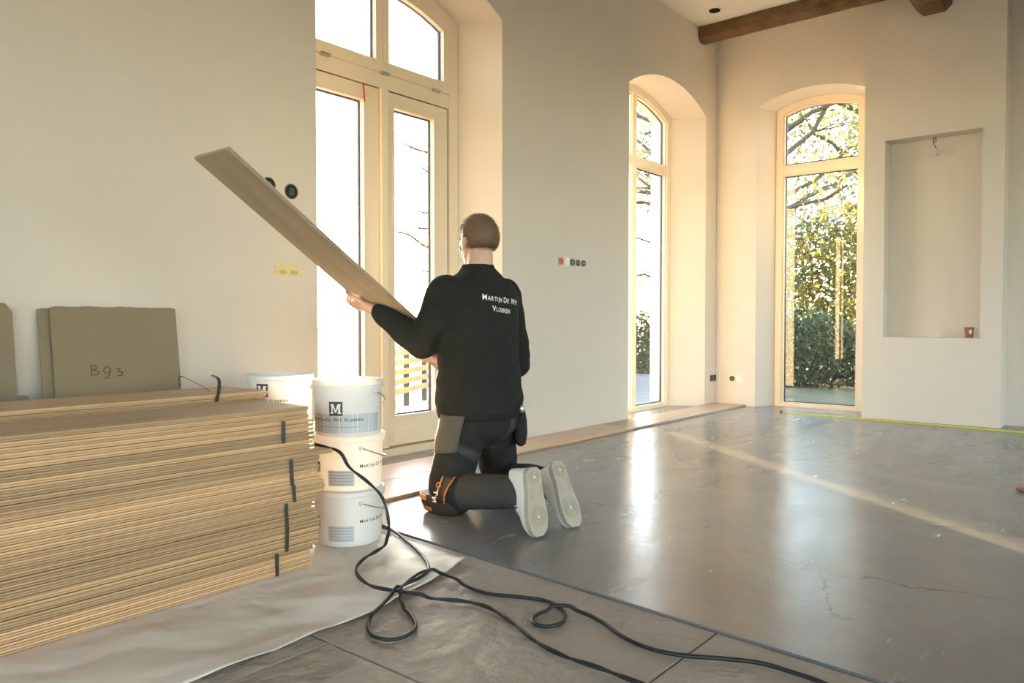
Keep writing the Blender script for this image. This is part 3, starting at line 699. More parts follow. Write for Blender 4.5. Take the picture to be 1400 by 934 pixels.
# ------------------------------------------------------------------ buckets
def wrap(vs, fs, cx, cy, z0, ang0, rad):
    """flat letters onto a conical wall: x -> arc length"""
    out = []
    for v in vs:
        z = z0 + v.y; r = rad(z) + .0008; a = ang0 + v.x / r
        out.append(Vector((cx + r * math.cos(a), cy + r * math.sin(a), z)))
    return out, fs
BH, BR0, BR1 = .213, .127, .139
def bucket(cx, cy, z, label, group, open_top, mark_ang, handle_ang, handle_up, big, raise_=0):
    root = tag(empty('bucket', (cx, cy, z)), label, 'bucket', group)
    rad = lambda zz: BR0 + (BR1 - .004 - BR0) * (zz - z) / BH
    R0, R1 = BR0, BR1
    if open_top:
        prof = [(0, .004), (R0 - .004, .004), (R0, .0), (R0 + (R1 - .004 - R0) * .84, BH * .84), (R1 + .003, BH * .845), (R1 + .004, BH * .90), (R1 - .001, BH * .905), (R1, BH * .985), (R1 - .003, BH), (R1 - .008, BH * .99), (R1 - .012, BH * .6), (R0 - .006, .008), (0, .008)]
    else:
        prof = [(0, .004), (R0 - .004, .004), (R0, .0), (R0 + (R1 - .004 - R0) * .84, BH * .84), (R1 + .001, BH * .845), (R1 + .002, BH * .89), (R1 + .004, BH * .90), (R1 + .006, BH * .985), (R1 + .001, BH), (R1 - .006, BH - .004), (R0 + .004, BH - .004), (R0 + .001, BH - .001), (0, BH - .001)]
    MB().lathe(prof, (cx, cy, z), 48).build('bucket_body', 'bucket_white', root, smooth=35)
    # handle: wire bail between two ears
    hx, hy = math.cos(handle_ang), math.sin(handle_ang); px_, py_ = -hy, hx
    ez = z + BH * .78; er = rad(ez) + .003
    for sg in (-1, 1):
        e = Vector((cx + sg * px_ * er, cy + sg * py_ * er, ez))
        MB().ball(e, (.009, .009, .009), 10, 6).build('handle_ear', 'bucket_white', root, smooth=True)
    pts = []
    for k in range(25):
        t = math.pi * k / 24; rr = er + .006
        side = math.cos(t); outw = math.sin(t)
        drop = math.sin(t) * handle_up
        pts.append(Vector((cx + px_ * rr * side + hx * rr * outw * 1.05, cy + py_ * rr * side + hy * rr * outw * 1.05, ez + drop)))
    MB().tube(pts, .0022, 6).build('handle', 'wire_steel', root, smooth=True)
    MB().tube(pts[10:15], .0065, 8).build('handle_grip', 'white_plastic', root, smooth=True)
    # printed label
    mb = MB()
    def patch(a0, a1, z0, z1, mi, off=.0004):
        n = 14
        for i in range(n):
            t0, t1 = a0 + (a1 - a0) * i / n, a0 + (a1 - a0) * (i + 1) / n
            mb.add([(cx + (rad(zz) + off) * math.cos(t), cy + (rad(zz) + off) * math.sin(t), zz) for t, zz in ((t0, z0), (t1, z0), (t1, z1), (t0, z1))], [(0, 1, 2, 3)], mi)
    if big:
        patch(mark_ang - 1.25, mark_ang + 1.25, z + .012, z + BH * .40, 0)
    else:
        patch(mark_ang - .55, mark_ang + .25, z + .02, z + BH * .38, 0)
    mb.build('label_band', 'label_grey', root)
    mb = MB(); s = .027 if big else .021; za = (z + BH * .50 if big else z + BH * .42) + raise_
    a_c = mark_ang - .20 if big else mark_ang + .5
    if not big: a_c = mark_ang - 1.05
    patch(a_c - s / .132, a_c + s / .132, za - s, za + s, 0, .0009)
    mb.build('logo_square', 'logo_dark', root)
    tv, tf = [], []
    for rect in (((-.021, 0), (-.008, 0), (-.008, .006), (-.021, .006)), ((.008, 0), (.021, 0), (.021, .006), (.008, .006)), ((-.0175, 0), (-.0115, 0), (-.0115, .037), (-.0175, .037)), ((.0105, 0), (.018, 0), (.018, .037), (.0105, .037)), ((-.021, .032), (-.010, .032), (-.010, .037), (-.021, .037)), ((.010, .032), (.021, .032), (.021, .037), (.010, .037)), ((-.003, .004), (.003, .004), (-.008, .037), (-.0155, .037)), ((-.003, .004), (.003, .004), (.0155, .037), (.008, .037))):
        k0 = len(tv); tv += [Vector((a * (1 if big else .78), b * (1 if big else .78), 0)) for a, b in rect]; tf.append((k0, k0 + 1, k0 + 2, k0 + 3))
    mid = (min(v.x for v in tv) + max(v.x for v in tv)) / 2
    tv = [Vector((v.x - mid, v.y, 0)) for v in tv]
    tv, tf = subdivide_tri(tv, tf, 1)
    v2, f2 = wrap(tv, tf, cx, cy, za - .019, a_c, lambda zz: rad(zz) + .0008)
    MB().add(v2, f2).build('logo_letter', 'white_thread', root)
    vs, fs = small_caps('MARTIJN DE WIT VLOEREN', .0180, 1.4, .0003)
    vs, fs = subdivide_tri(vs, fs, 1)
    at = mark_ang - .22 if big else mark_ang + 1.30
    v2, f2 = wrap(vs, fs, cx, cy, (za - s - .022) if big else z + BH * .42, at, rad)
    MB().add(v2, f2).build('lettering', 'print_black', root)
    mb = MB()
    if not big:
        for q in range(5): patch(mark_ang - .5, mark_ang + .2, z + .026 + q * .0115, z + .030 + q * .0115, 0, .001)
        mb.build('label_line', mat('label_line', (.36, .37, .38), .6) if 'label_line' not in MATS else 'label_line', root)
    else:
        patch(mark_ang - .85, mark_ang + .5, z + .034, z + .037, 0, .001)
        mb.build('label_line', mat('label_line', (.36, .37, .38), .6) if 'label_line' not in MATS else 'label_line', root)
    return root
TOCAM = math.atan2(-2.43, -1.91)
bx, by = 1.91, 2.43
ang_h = TOCAM + math.pi / 2
bucket(bx, by, .004, 'white lidded bucket at the bottom of the stack beside the cable', 'white buckets', False, TOCAM - .1, TOCAM + 1.92, -.055, False)
bucket(bx + .004, by + .003, .004 + BH + .0005, 'white lidded bucket in the middle of the stack beside the cable', 'white buckets', False, TOCAM - .1, TOCAM + 1.92, -.06, False)
bucket(bx - .002, by, .004 + 2 * (BH + .0005), 'white open bucket on top of the stack, square logo facing out', 'white buckets', True, TOCAM - .16, TOCAM + 2.47, -.06, True)
bx2, by2 = 1.885, 2.86
TC2 = math.atan2(-by2, -bx2)
for i in range(3):
    bucket(bx2, by2, (.004) + i * (BH + .0005) + i * .001, ['lowest', 'middle', 'topmost'][i] + ' white bucket of the stack standing behind the planks', 'white buckets', i == 2, TC2 - .40, TC2 + 2.4, -.05, True, .045)

# ------------------------------------------------------------------ cardboard sheets leaning on the wall
def sheet(name, x0, x1, z1, y_top, lean, th, label, seed, round_l=0, z0=0, group='brown card sheets'):
    n = 26; P = []
    for i in range(n + 1):
        u = i / n; x = x0 + (x1 - x0) * u
        zt_ = z1 + .004 * noise.noise(Vector((x * 14, seed, 0))) + .002 * noise.noise(Vector((x * 60, seed, 0)))
        ed = min(u, 1 - u) * (x1 - x0)
        r_ = round_l if round_l else .006
        if ed < r_: zt_ -= r_ - math.sqrt(max(0, r_ * r_ - (r_ - ed) ** 2))
        P.append((x, zt_))
    poly = [(x0 + .0, z0)] + P + [(x1 - .0, z0)]
    mpf = lambda a, b, d: Vector((a, y_top - lean * (1 - (b - z0) / (z1 - z0)) + d, b))
    return tag(MB().prism(poly, mpf, 0, th).build(name, 'cardboard', origin=((x0 + x1) / 2, y_top - lean, z0)), label, 'sheet', group)
sheet('card_sheet', 1.175, 1.695, .933, 3.408, .13, .006, 'brown card sheet marked with hand-written letters leaning on the wall', 1)
sheet('card_sheet', 1.135, 1.60, .925, 3.424, .13, .006, 'brown card sheet tucked behind the marked sheet', 2)
sheet('card_sheet', .45, 1.045, .945, 3.42, .13, .006, 'brown card sheet with rounded corners leaning by itself', 3, .035)
sheet('card_sheet', 1.64, 1.715, .64, 3.425, .10, .005, 'narrow brown card strip peeking out beside the marked sheet', 4)
sheet('card_sheet', .5, 1.075, .585, 3.345, .09, .005, 'low brown card sheet in front of the rounded one', 5)
# hand-written marks as thin strokes on the first sheet
def stroke(pts, name):
    Q = []
    for x, y in bez([(a, b, 0) for a, b in pts], 6) and [(v.x, v.y) for v in bez([(a, b, 0) for a, b in pts], 6)]:
        for it in range(1):
            Y = 3.408 - .13 * (1 - .70) - .0012
            p = at_y(x, y, Y); Y = 3.408 - .13 * (1 - p.z / .933) - .0014; p = at_y(x, y, Y)
        Q.append(p)
    return Q
mb = MB()
for pts in ([(124.5, 499), (125, 506), (125.5, 513)], [(124, 500), (131, 500), (132, 504.5), (127, 506), (134, 508), (134, 512), (126, 513)],
            [(150, 502), (145, 502), (142, 506), (144, 510), (149, 509), (151, 504)], [(151, 503), (150, 511), (147, 517), (144, 516)],
            [(158, 505), (164, 504), (162, 508), (167, 509), (166, 513), (159, 514)]):
    mb.tube(stroke(pts, 'x'), .0016, 5)
o_ = mb.build('handwriting', 'marker', bpy.data.objects['card_sheet'])

# ------------------------------------------------------------------ cables
CABLE_PTS = []
def cable(name, pix, r, label, rooted=None, twist=0):
    P = []
    for t in pix:
        if len(t) == 2: p = on_floor(t[0], t[1], r + .002); P.append(p)
        else: P.append(Vector(t))
    Q = bez(P, 10)
    # lift where it crosses itself
    for i, p in enumerate(Q):
        gx = FZ if p.x > EX(p.y) else 0
        if p.z < .03: p.z = gx + r + .0025
        if p.z < .06 and p.y > 1.70 and p.x < 2.12: p.z += .012
    for i in range(len(Q)):
        for j in range(i - 14):
            if (Q[i].xy - Q[j].xy).length < .035 and abs(Q[i].z - Q[j].z) < 2 * r: Q[i].z = Q[j].z + 2.05 * r
    for i in range(len(Q)):
        for o_ in CABLE_PTS:
            if (Q[i].xy - o_.xy).length < .022 and abs(Q[i].z - o_.z) < 2.6 * r: Q[i].z = o_.z + 3.0 * r
    for _ in range(2):
        for i in range(1, len(Q) - 1): Q[i].z = max(Q[i].z * .5 + (Q[i - 1].z + Q[i + 1].z) * .25, 0)
    CABLE_PTS.extend(q.copy() for q in Q)
    if twist:
        mb = MB()
        for ph in (0, math.pi):
            W = []; s = 0
            for i, p in enumerate(Q):
                if i: s += (p - Q[i - 1]).length
                tg = (Q[min(i + 1, len(Q) - 1)] - Q[max(0, i - 1)]).normalized(); sd = Vector((-tg.y, tg.x, 0)); sd = sd.normalized() if sd.length > .01 else Vector((1, 0, 0)); up = tg.cross(sd)
                a = s * twist + ph; W.append(p + (sd * math.cos(a) + up * math.sin(a)) * r * .42 + Vector((0, 0, r * .35)))
            mb.tube(W, r * .66, 8)
    else: mb = MB().tube(Q, r, 10)
    return tag(mb.build(name, 'rubber_cable', smooth=True, origin=Q[0]), label, 'cable')
CA = [(1.70, 2.56, .425), (1.735, 2.42, .402), (1.76, 2.30, .385), at_y(478, 640, 2.27), at_y(503, 660, 2.26), at_y(522, 680, 2.25), at_y(530, 706, 2.23), at_y(531, 735, 2.20), (518, 757), (495, 772), (487, 788), (505, 806), (540, 814), (580, 819), (632, 823), (668, 832), (700, 852), (735, 880), (775, 900), (820, 915), (862, 931), (900, 945), (960, 970)]
CA = [tuple(c) if not isinstance(c, Vector) else tuple(c) for c in CA]
cable('twisted_cable', CA, .0062, 'twisted black cable climbing over the planks beside the buckets', twist=26)
CB = [(2.06, 2.62), (515, 719), (535, 728), (558, 746), (578, 765), (586, 783), (574, 795), (548, 808), (520, 835), (504, 852), (508, 868), (530, 875), (555, 870), (568, 857), (562, 842), (549, 828), (551, 812), (575, 793), (602, 789), (632, 800), (668, 812), (715, 817), (750, 823), (771, 838), (769, 851), (748, 857), (729, 852), (732, 842), (756, 834), (790, 836), (822, 850), (850, 870), (885, 886), (930, 896), (990, 901), (1040, 907), (1085, 920), (1130, 936), (1190, 965)]
CB[0] = tuple(on_floor(505, 716, .01))
cable('power_cable', CB, .0058, 'smooth black power cable looping over paper and tiles')

# ------------------------------------------------------------------ the kneeling man (faces +Y, his left is -X)
person = tag(empty('person', (2.62, 2.38, FZ)), 'man kneeling in black sweatshirt and work trousers, lifting a plank', 'person')
HIP_L, HIP_R = Vector((2.525, 2.36, .45)), Vector((2.715, 2.36, .45))
KN_L, KN_R = Vector((2.448, 2.405, .095)), Vector((2.84, 2.44, .095))
AN_L, AN_R = Vector((2.408, 1.985, .170)), Vector((2.675, 2.01, .160))
SH_L, SH_R = Vector((2.425, 2.385, 1.005)), Vector((2.815, 2.385, 1.005))
EL_L, EL_R = Vector((2.385, 2.50, .775)), Vector((2.925, 2.40, .665))
PALM_L = on_plank(2.262, -.035) - Ndir * .022; PALM_R = on_plank(2.64, -.09) - Ndir * .022
WR_L = PALM_L + Vector((.035, -.075, -.028)); WR_R = PALM_R + Vector((.05, -.075, -.03))
HF = Vector((.25, .968, 0)).normalized()            # where the head looks
HC = Vector((2.642, 2.40, 1.243))
HM = Matrix((Vector((HF.y, -HF.x, 0)), HF, Vector((0, 0, 1)))).transposed()   # local: x right, y forward, z up
def hl(x, y, z): return HC + HM @ Vector((x, y, z))

def hand(mb, palm, f, th, up):
    """palm centre, finger direction, thumb side, palm normal (towards the plank)"""
    Mh = Matrix((th, f, up)).transposed()
    mb.ball(palm, (.043, .05, .016), 14, 8, Mh)
    for k, (off, ln) in enumerate(((.031, .070), (.0105, .080), (-.0105, .074), (-.031, .058))):
        b = palm + f * .035 + th * off; segs = (.46, .30, .24); ang = [.05, .75, 1.45]; p = b; r = .0095
        for sg, a in zip(segs, ang):
            q = p + (f * math.cos(a) + up * math.sin(a)) * ln * sg; mb.cone(p, r, q, r * .9, 10); p = q; r *= .9
    p = palm + th * .034 - f * .028
    for d, ln, r in (((th * .8 + f * .6), .04, .0125), ((th * .45 + f * .75 + up * .35), .034, .011), ((f * .7 + up * .6), .022, .0095)):
        q = p + d.normalized() * ln; mb.cone(p, r, q, r * .9, 10); p = q

body = MB()
# head: skull, face, jaw, nose, ears, neck
body.ball(hl(0, -.012, .022), (.075, .093, .092), 24, 16, HM)
body.ball(hl(0, .022, -.035), (.060, .068, .080), 20, 14, HM)
body.ball(hl(0, .058, -.090), (.032, .028, .026), 14, 8, HM)
body.ball(hl(0, .062, .012), (.052, .026, .022), 14, 8, HM)
body.cone(hl(0, .085, .005), .010, hl(0, .107, -.030), .014, 10)
for sg in (-1, 1):
    body.ball(hl(sg * .036, .070, -.028), (.022, .018, .018), 10, 6, HM)
    body.ball(hl(sg * .012, .096, -.034), (.010, .009, .008), 8, 6, HM)
    # ear: rim, lobe
    body.ball(hl(sg * .077, -.005, -.010), (.010, .019, .031), 12, 8, HM)
    body.ball(hl(sg * .084, -.013, -.002), (.006, .017, .026), 12, 8, HM)
    body.ball(hl(sg * .076, .003, -.036), (.007, .009, .010), 8, 6, HM)
body.ball(hl(0, .086, -.062), (.022, .011, .006), 10, 6, HM); body.ball(hl(0, .083, -.072), (.018, .011, .006), 10, 6, HM)
body.cone(hl(0, -.028, -.055), .058, Vector((2.628, 2.375, 1.06)), .066, 18)
# trunk and limbs (mostly under the clothes)
def er(z, cx, cy, a, b, n=28, p=2.3):
    g = []
    for k in range(n):
        t = 2 * math.pi * k / n; c, s_ = math.cos(t), math.sin(t)
        g.append(Vector((cx + a * math.copysign(abs(c) ** (2 / p), c), cy + b * math.copysign(abs(s_) ** (2 / p), s_), z)))
    return g
body.loft([er(z, 2.62, cy, a, b) for z, cy, a, b in ((.36, 2.36, .10, .09), (.42, 2.36, .155, .11), (.55, 2.37, .155, .105), (.70, 2.375, .15, .105), (.85, 2.38, .165, .115), (.97, 2.385, .165, .105), (1.04, 2.385, .12, .08), (1.075, 2.38, .06, .06))])
for h, k, a in ((HIP_L, KN_L, AN_L), (HIP_R, KN_R, AN_R)):
    body.cone(h, .08, k, .052, 14); body.cone(k, .05, a, .038, 14); body.cone(a, .038, a + Vector((0, -.055, -.08)), .028, 12)
for s_, e, w in ((SH_L, EL_L, WR_L), (SH_R, EL_R, WR_R)):
    body.cone(s_, .055, e, .042, 14); body.cone(e, .042, w, .028, 14)
FH = Vector((-.05, 1, 0)).normalized()
hand(body, PALM_L, Vector((0, 1, 0)), Ldir, Ndir); body.cone(WR_L, .027, PALM_L - Vector((0, .02, 0)), .022, 12)
hand(body, PALM_R, Vector((0, 1, 0)), -Ldir, Ndir); body.cone(WR_R, .027, PALM_R - Vector((0, .02, 0)), .022, 12)
bme = remesh(body, .0055, 2)
put('body', bme, 'skin', person, True)
# facial features as sub-parts
for sg in (-1, 1):
    MB().ball(hl(sg * .031, .083, .0), (.012, .008, .008), 12, 8, HM).build('eye', mat('eye_white', (.7, .68, .65), .2) if 'eye_white' not in MATS else 'eye_white', person, smooth=True)
    eb = MB().tube([hl(sg * .016, .092, .017), hl(sg * .034, .088, .023), hl(sg * .050, .076, .016)], [.004, .0045, .002], 8).build('eyebrow', 'hair', person, smooth=True)

# hair: short shell over the back of the head plus strands
hb = MB(); rings = []; n = 40; mR = 26
strands = MB()
def skull_r(dirv):
    return Vector((dirv.x * .0805, dirv.y * .0985, dirv.z * .0975)) + Vector((0, -.012, .022))
def hair_lim(dirv):
    """lowest z of hair for an azimuth: high at the forehead, low at the nape"""
    f = dirv.y
    if f > .55: return .52
    if f > .1: return .05 + (f - .1) * 1.0
    if f > -.25: return -.12
    return -.66
vs = []; fs = []; idx = {}
for i in range(mR + 1):
    th = math.pi * .80 * i / mR
    for k in range(n):
        ph = 2 * math.pi * k / n
        d = Vector((math.sin(th) * math.cos(ph), math.sin(th) * math.sin(ph), math.cos(th)))
        lim = hair_lim(Vector((d.x, math.sin(ph), 0)))
        dz = d.z
        bumpy = noise.noise(d * 9) * .0025 + noise.noise(d * 30) * .0015
        t = max(0, min(1, (dz - lim) / .25))
        p = skull_r(d); p = p + d * (bumpy + .010 * t - .006 * (1 - t) - (.012 if dz < lim else 0))
        if dz < -.3: p.y += (-.3 - dz) * .028; p *= 1
        vs.append(HC + HM @ p)
for i in range(mR):
    for k in range(n):
        fs.append((i * n + k, i * n + (k + 1) % n, (i + 1) * n + (k + 1) % n, (i + 1) * n + k))
hair = MB().add(vs, fs).build('hair', 'hair', person, smooth=True)
rs = random.Random(3)
for _ in range(5200):
    ph = rs.uniform(0, 2 * math.pi); z = rs.uniform(-.62, 1); d = Vector((math.sqrt(1 - z * z) * math.cos(ph), math.sqrt(1 - z * z) * math.sin(ph), z))
    if z < hair_lim(Vector((0, math.sin(ph), 0))) + rs.uniform(.02, .14): continue
    p = skull_r(d) + d * .003
    if z < -.3: p.y += (-.3 - z) * .028
    g = (d * .8 + Vector((rs.uniform(-.5, .5), .35 if z > .5 else -.1, -.5 if z < .6 else .2)) * .8).normalized()
    tip_ = p + g * rs.uniform(.010, .019); sd = g.cross(Vector((rs.uniform(-1, 1), rs.uniform(-1, 1), .3))).normalized() * .0011
    strands.add([HC + HM @ (p - sd), HC + HM @ (p + sd), HC + HM @ tip_], [(0, 1, 2)])
so = strands.build('hair_strands', 'hair', hair); so['kind'] = 'stuff'

# sweatshirt
sw = MB()
sw.loft([er(z, cx, cy, a, b, 36, 2.4) for z, cx, cy, a, b in ((.432, 2.618, 2.362, .192, .158), (.45, 2.618, 2.362, .20, .165), (.50, 2.618, 2.362, .208, .170), (.58, 2.616, 2.364, .206, .165), (.70, 2.615, 2.368, .198, .155), (.82, 2.615, 2.37, .200, .152), (.92, 2.618, 2.365, .205, .150), (.99, 2.62, 2.362, .20, .140), (1.045, 2.622, 2.368, .165, .116), (1.085, 2.626, 2.376, .115, .092), (1.115, 2.63, 2.385, .080, .078), (1.132, 2.632, 2.39, .072, .072))])
for s_, e, w in ((SH_L, EL_L, WR_L), (SH_R, EL_R, WR_R)):
    mid = (s_ + e) / 2
    sw.cone(s_ + Vector((0, 0, -.01)), .088, mid, .080, 18); sw.cone(mid, .080, e, .073, 18)
    m2 = (e + w) / 2; sw.cone(e, .073, m2, .062, 18); sw.cone(m2, .062, w + (e - w).normalized() * .035, .048, 18)
    sw.cone(w + (e - w).normalized() * .035, .048, w + (e - w).normalized() * .005, .039, 16)
sme = remesh(sw, .009, 5)
def wrinkle(me, amp, fn=None):
    nrms = [v.normal.copy() for v in me.vertices]
    for v, nrm in zip(me.vertices, nrms):
        p = v.co.copy()
        a = amp * (noise.noise(Vector((p.x * 7, p.y * 7, p.z * 16))) * .6 + (1 - abs(noise.noise(Vector((p.x * 9 + p.z * 5, p.y * 9, p.z * 11 - p.x * 6)))) * 2) * .35)
        k = fn(p) if fn else 1
        v.co = p + nrm * a * k
    me.update()
def arm_k(p):
    d = min((p - EL_L).length, (p - EL_R).length); return 1.0 + 1.1 * max(0, 1 - d / .2) + 1.0 * max(0, (.68 - p.z) / .25)
wrinkle(sme, .011, arm_k)
sbvh = BVHTree.FromPolygons([v.co.copy() for v in sme.vertices], [tuple(p.vertices) for p in sme.polygons])
shirt = put('sweatshirt', sme, 'sweat', person, True)
shirt['label'] = 'black sweatshirt with white lettering across the back'
cl = MB(); g0 = er(1.112, 2.63, 2.385, .083, .081, 32, 2); g1 = er(1.135, 2.632, 2.389, .075, .075, 32, 2); g2 = er(1.135, 2.632, 2.389, .068, .068, 32, 2); g3 = er(1.11, 2.63, 2.385, .070, .070, 32, 2)
cl.loft([g0, g1, g2, g3], cap=False).build('collar', 'sweat', shirt, smooth=True)
cl = MB(); cl.loft([er(z, 2.618, 2.362, a, b, 40, 2.4) for z, a, b in ((.425, .190, .156), (.43, .199, .165), (.455, .207, .173), (.485, .210, .175), (.492, .205, .168))])
cl.build('hem_band', 'sweat', shirt, smooth=True)
def project_text(vs, fs, cx, cz, rot, y0=1.9):
    out = []
    for v in vs:
        x = cx + v.x * math.cos(rot) - v.y * math.sin(rot); z = cz + v.x * math.sin(rot) + v.y * math.cos(rot)
        h = sbvh.ray_cast(Vector((x, y0, z)), Vector((0, 1, 0)))
        y = h[0].y if h[0] else 2.25
        out.append(Vector((x, y - .0022, z)))
    return out, fs
for txt, cx_, cz_, sz in (('MARTIJN DE WIT', 2.617, .957, .040), ('VLOEREN', 2.605, .912, .038)):
    vs, fs = small_caps(txt, sz, 1.0, .0004); w_ = max(v.x for v in vs) - min(v.x for v in vs)
    want = .226 if 'W' in txt else .118; sc_ = want / w_
    vs = [Vector((v.x * sc_, v.y * min(1.05, sc_ * 1.15), 0)) for v in vs]; vs, fs = subdivide_tri(vs, fs, 1)
    v2, f2 = project_text(vs, fs, cx_, cz_, -.10)
    MB().add(v2, f2).build('lettering', 'white_thread', shirt)

# trousers
tr = MB()
tr.loft([er(z, 2.62, cy, a, b, 32, 2.4) for z, cy, a, b in ((.30, 2.37, .05, .07), (.33, 2.365, .12, .115), (.37, 2.36, .172, .145), (.42, 2.358, .188, .155), (.50, 2.36, .185, .15), (.52, 2.36, .17, .13))])
for h, k, a, kk in ((HIP_L, KN_L, AN_L, 1.04), (HIP_R, KN_R, AN_R, .98)):
    m1 = h.lerp(k, .55)
    tr.cone(h + Vector((0, 0, -.02)), .112 * kk, m1, .098 * kk, 18); tr.cone(m1, .098 * kk, k + Vector((0, -.005, .012)), .088 * kk, 18)
    m2 = k.lerp(a, .55); tr.cone(k, .082, m2, .074, 16); tr.cone(m2, .074, a, .066, 16)
    tr.cone(a, .066, a + Vector((0, -.02, -.012)), .062, 16)
tme = remesh(tr, .009, 4)
wrinkle(tme, .008, lambda p: 1.5 if p.z < .22 else 1)
for v in tme.vertices: v.co.z = max(v.co.z, FZ + .012)
def sstep(x, a, b): t = max(0, min(1, (x - a) / (b - a))); return t * t * (3 - 2 * t)
at_ = tme.attributes.new('panel', 'FLOAT', 'POINT')
for i, v in enumerate(tme.vertices):
    c = v.co
    shin = sstep(2.285 - c.y, 0, .012) * sstep(.27 - c.z, 0, .01)
    back = sstep(2.40 - c.y, 0, .01)
    yoke = back * sstep(.024 - abs(c.z - (.258 + 3.3 * (c.x - 2.545) ** 2)), 0, .008)
    seat = back * sstep(c.z - .27, 0, .01) * sstep(.027 - abs(c.x - (2.66 + .12 * (c.z - .27))), 0, .008)
    at_.data[i].value = max(shin, yoke, seat)
def trouser_mat():
    m = MATS['trouser'].copy(); nt = m.node_tree; b = nt.nodes['Principled BSDF']; src = b.inputs['Base Color'].links[0].from_socket
    an = nt.nodes.new('ShaderNodeAttribute'); an.attribute_name = 'panel'; mx = nt.nodes.new('ShaderNodeMix'); mx.data_type = 'RGBA'; mx.inputs[7].default_value = (.052, .049, .046, 1)
    nt.links.new(an.outputs['Fac'], mx.inputs[0]); nt.links.new(src, mx.inputs[6]); nt.links.new(mx.outputs[2], b.inputs['Base Color']); MATS['trouser_two_tone'] = m
trouser_mat()
trousers = put('trousers', tme, 'trouser_two_tone', person, True)
tbvh = BVHTree.FromPolygons([v.co.copy() for v in tme.vertices], [tuple(p.vertices) for p in tme.polygons])
def cloth_patch(corners, name, m, parent, direction, off=.006, th=.006, n=10, bulge=.012):
    """flap laid over the trousers: bilinear patch of four points pushed onto the cloth along direction"""
    A, B, C_, D_ = [Vector(c) for c in corners]; d = Vector(direction).normalized(); g = []
    for j in range(n + 1):
        for i in range(n + 1):
            u, v = i / n, j / n; p = A.lerp(B, u).lerp(D_.lerp(C_, u), v)
            h = tbvh.ray_cast(p - d * .4, d); q = h[0] if h[0] else p
            q = q if (q - p).length < .12 else p
            g.append(q - d * (off + bulge * math.sin(u * math.pi) * (.3 + .7 * (1 - v))))
    # relax
    for _ in range(6):
        g2 = [x.copy() for x in g]
        for j in range(1, n):
            for i in range(1, n): g2[j * (n + 1) + i] = (g[j * (n + 1) + i] * 2 + g[(j - 1) * (n + 1) + i] + g[(j + 1) * (n + 1) + i] + g[j * (n + 1) + i - 1] + g[j * (n + 1) + i + 1]) / 6
        g = g2
    fs = [(j * (n + 1) + i, j * (n + 1) + i + 1, (j + 1) * (n + 1) + i + 1, (j + 1) * (n + 1) + i) for j in range(n) for i in range(n)]
    o = MB().add(g, fs).build(name, m, parent, smooth=True)
    md = o.modifiers.new('t', 'SOLIDIFY'); md.thickness = th; md.offset = 0
    return o
# holster pockets: one on each hip (-X and +X sides)
cloth_patch([(2.39, 2.305, .295), (2.39, 2.43, .285), (2.40, 2.45, .455), (2.40, 2.275, .455)], 'holster_pocket', 'pocket', trousers, (1, .25, 0), .010, .008)
pc = Vector((2.795, 2.262, 0)); pa = Vector((.77, .638, 0)); pn = Vector((.638, -.77, 0)); pr = []
for z, hw, t in ((.285, .045, .012), (.295, .058, .024), (.34, .064, .032), (.40, .066, .030), (.452, .066, .020), (.458, .060, .012)):
    pr.append([pc + Vector((0, 0, z)) + pa * hw * math.copysign(abs(math.cos(q)) ** .6, math.cos(q)) + pn * t * math.copysign(abs(math.sin(q)) ** .6, math.sin(q)) for q in [k * math.pi / 8 for k in range(16)]])
MB().loft(pr).build('holster_pocket', 'trouser', trousers, smooth=True)
# belt tag at the back right
MB().ball(Vector((2.712, 2.186, .470)), (.016, .012, .020), 10, 8).build('belt_clip', 'hinge_metal', trousers, smooth=True)
# knee pads
def knee_pad(k, s, name='knee_pad'):
    mb = MB(); rings = []
    for z, a, b in ((.0, .055, .085), (.012, .075, .105), (.045, .086, .118), (.075, .088, .120), (.088, .084, .114), (.088, .070, .09)):
        rings.append(er(FZ + z, k.x - .0 , k.y + .012, a, b, 28, 2.8))
    mb.loft(rings); o = mb.build(name, 'pad_black', person, smooth=40)
    n = 28; r0 = er(FZ + .064, k.x, k.y + .012, .0895, .1215, n, 2.8); r1 = er(FZ + .086, k.x, k.y + .012, .0895, .1215, n, 2.8); band = MB()
    for i in range(n):
        j = (i + 1) % n; c = (r0[i] + r0[j]) / 2
        if c.y > k.y + .035: band.add([r0[i], r0[j], r1[j], r1[i]], [(0, 1, 2, 3)])
    ob = band.build('trim_band', 'orange', o); md = ob.modifiers.new('t', 'SOLIDIFY'); md.thickness = .006; md.offset = 0
    # rear strap round the leg
    return o
kp = knee_pad(KN_L, 0); knee_pad(KN_R, 1)
def kp_strap(k, y0, y1, z0, z1, m, name, par, off):
    return cloth_patch([(k.x - .10, y0, z0), (k.x - .10, y0 + .045, z0), (k.x - .10, y1 + .045, z1), (k.x - .10, y1, z1)], name, m, par, (1, .1, 0), off, .004, 8, 0)
kp_strap(KN_L, 2.345, 2.305, .07, .19, 'pad_black', 'pad_strap', kp, .006)
for dy in (-.004, .045): cloth_patch([(2.35, 2.345 + dy, .07), (2.35, 2.352 + dy, .07), (2.35, 2.312 + dy, .19), (2.35, 2.305 + dy, .19)], 'strap_edge', 'orange', kp, (1, .1, 0), .011, .003, 6, 0)
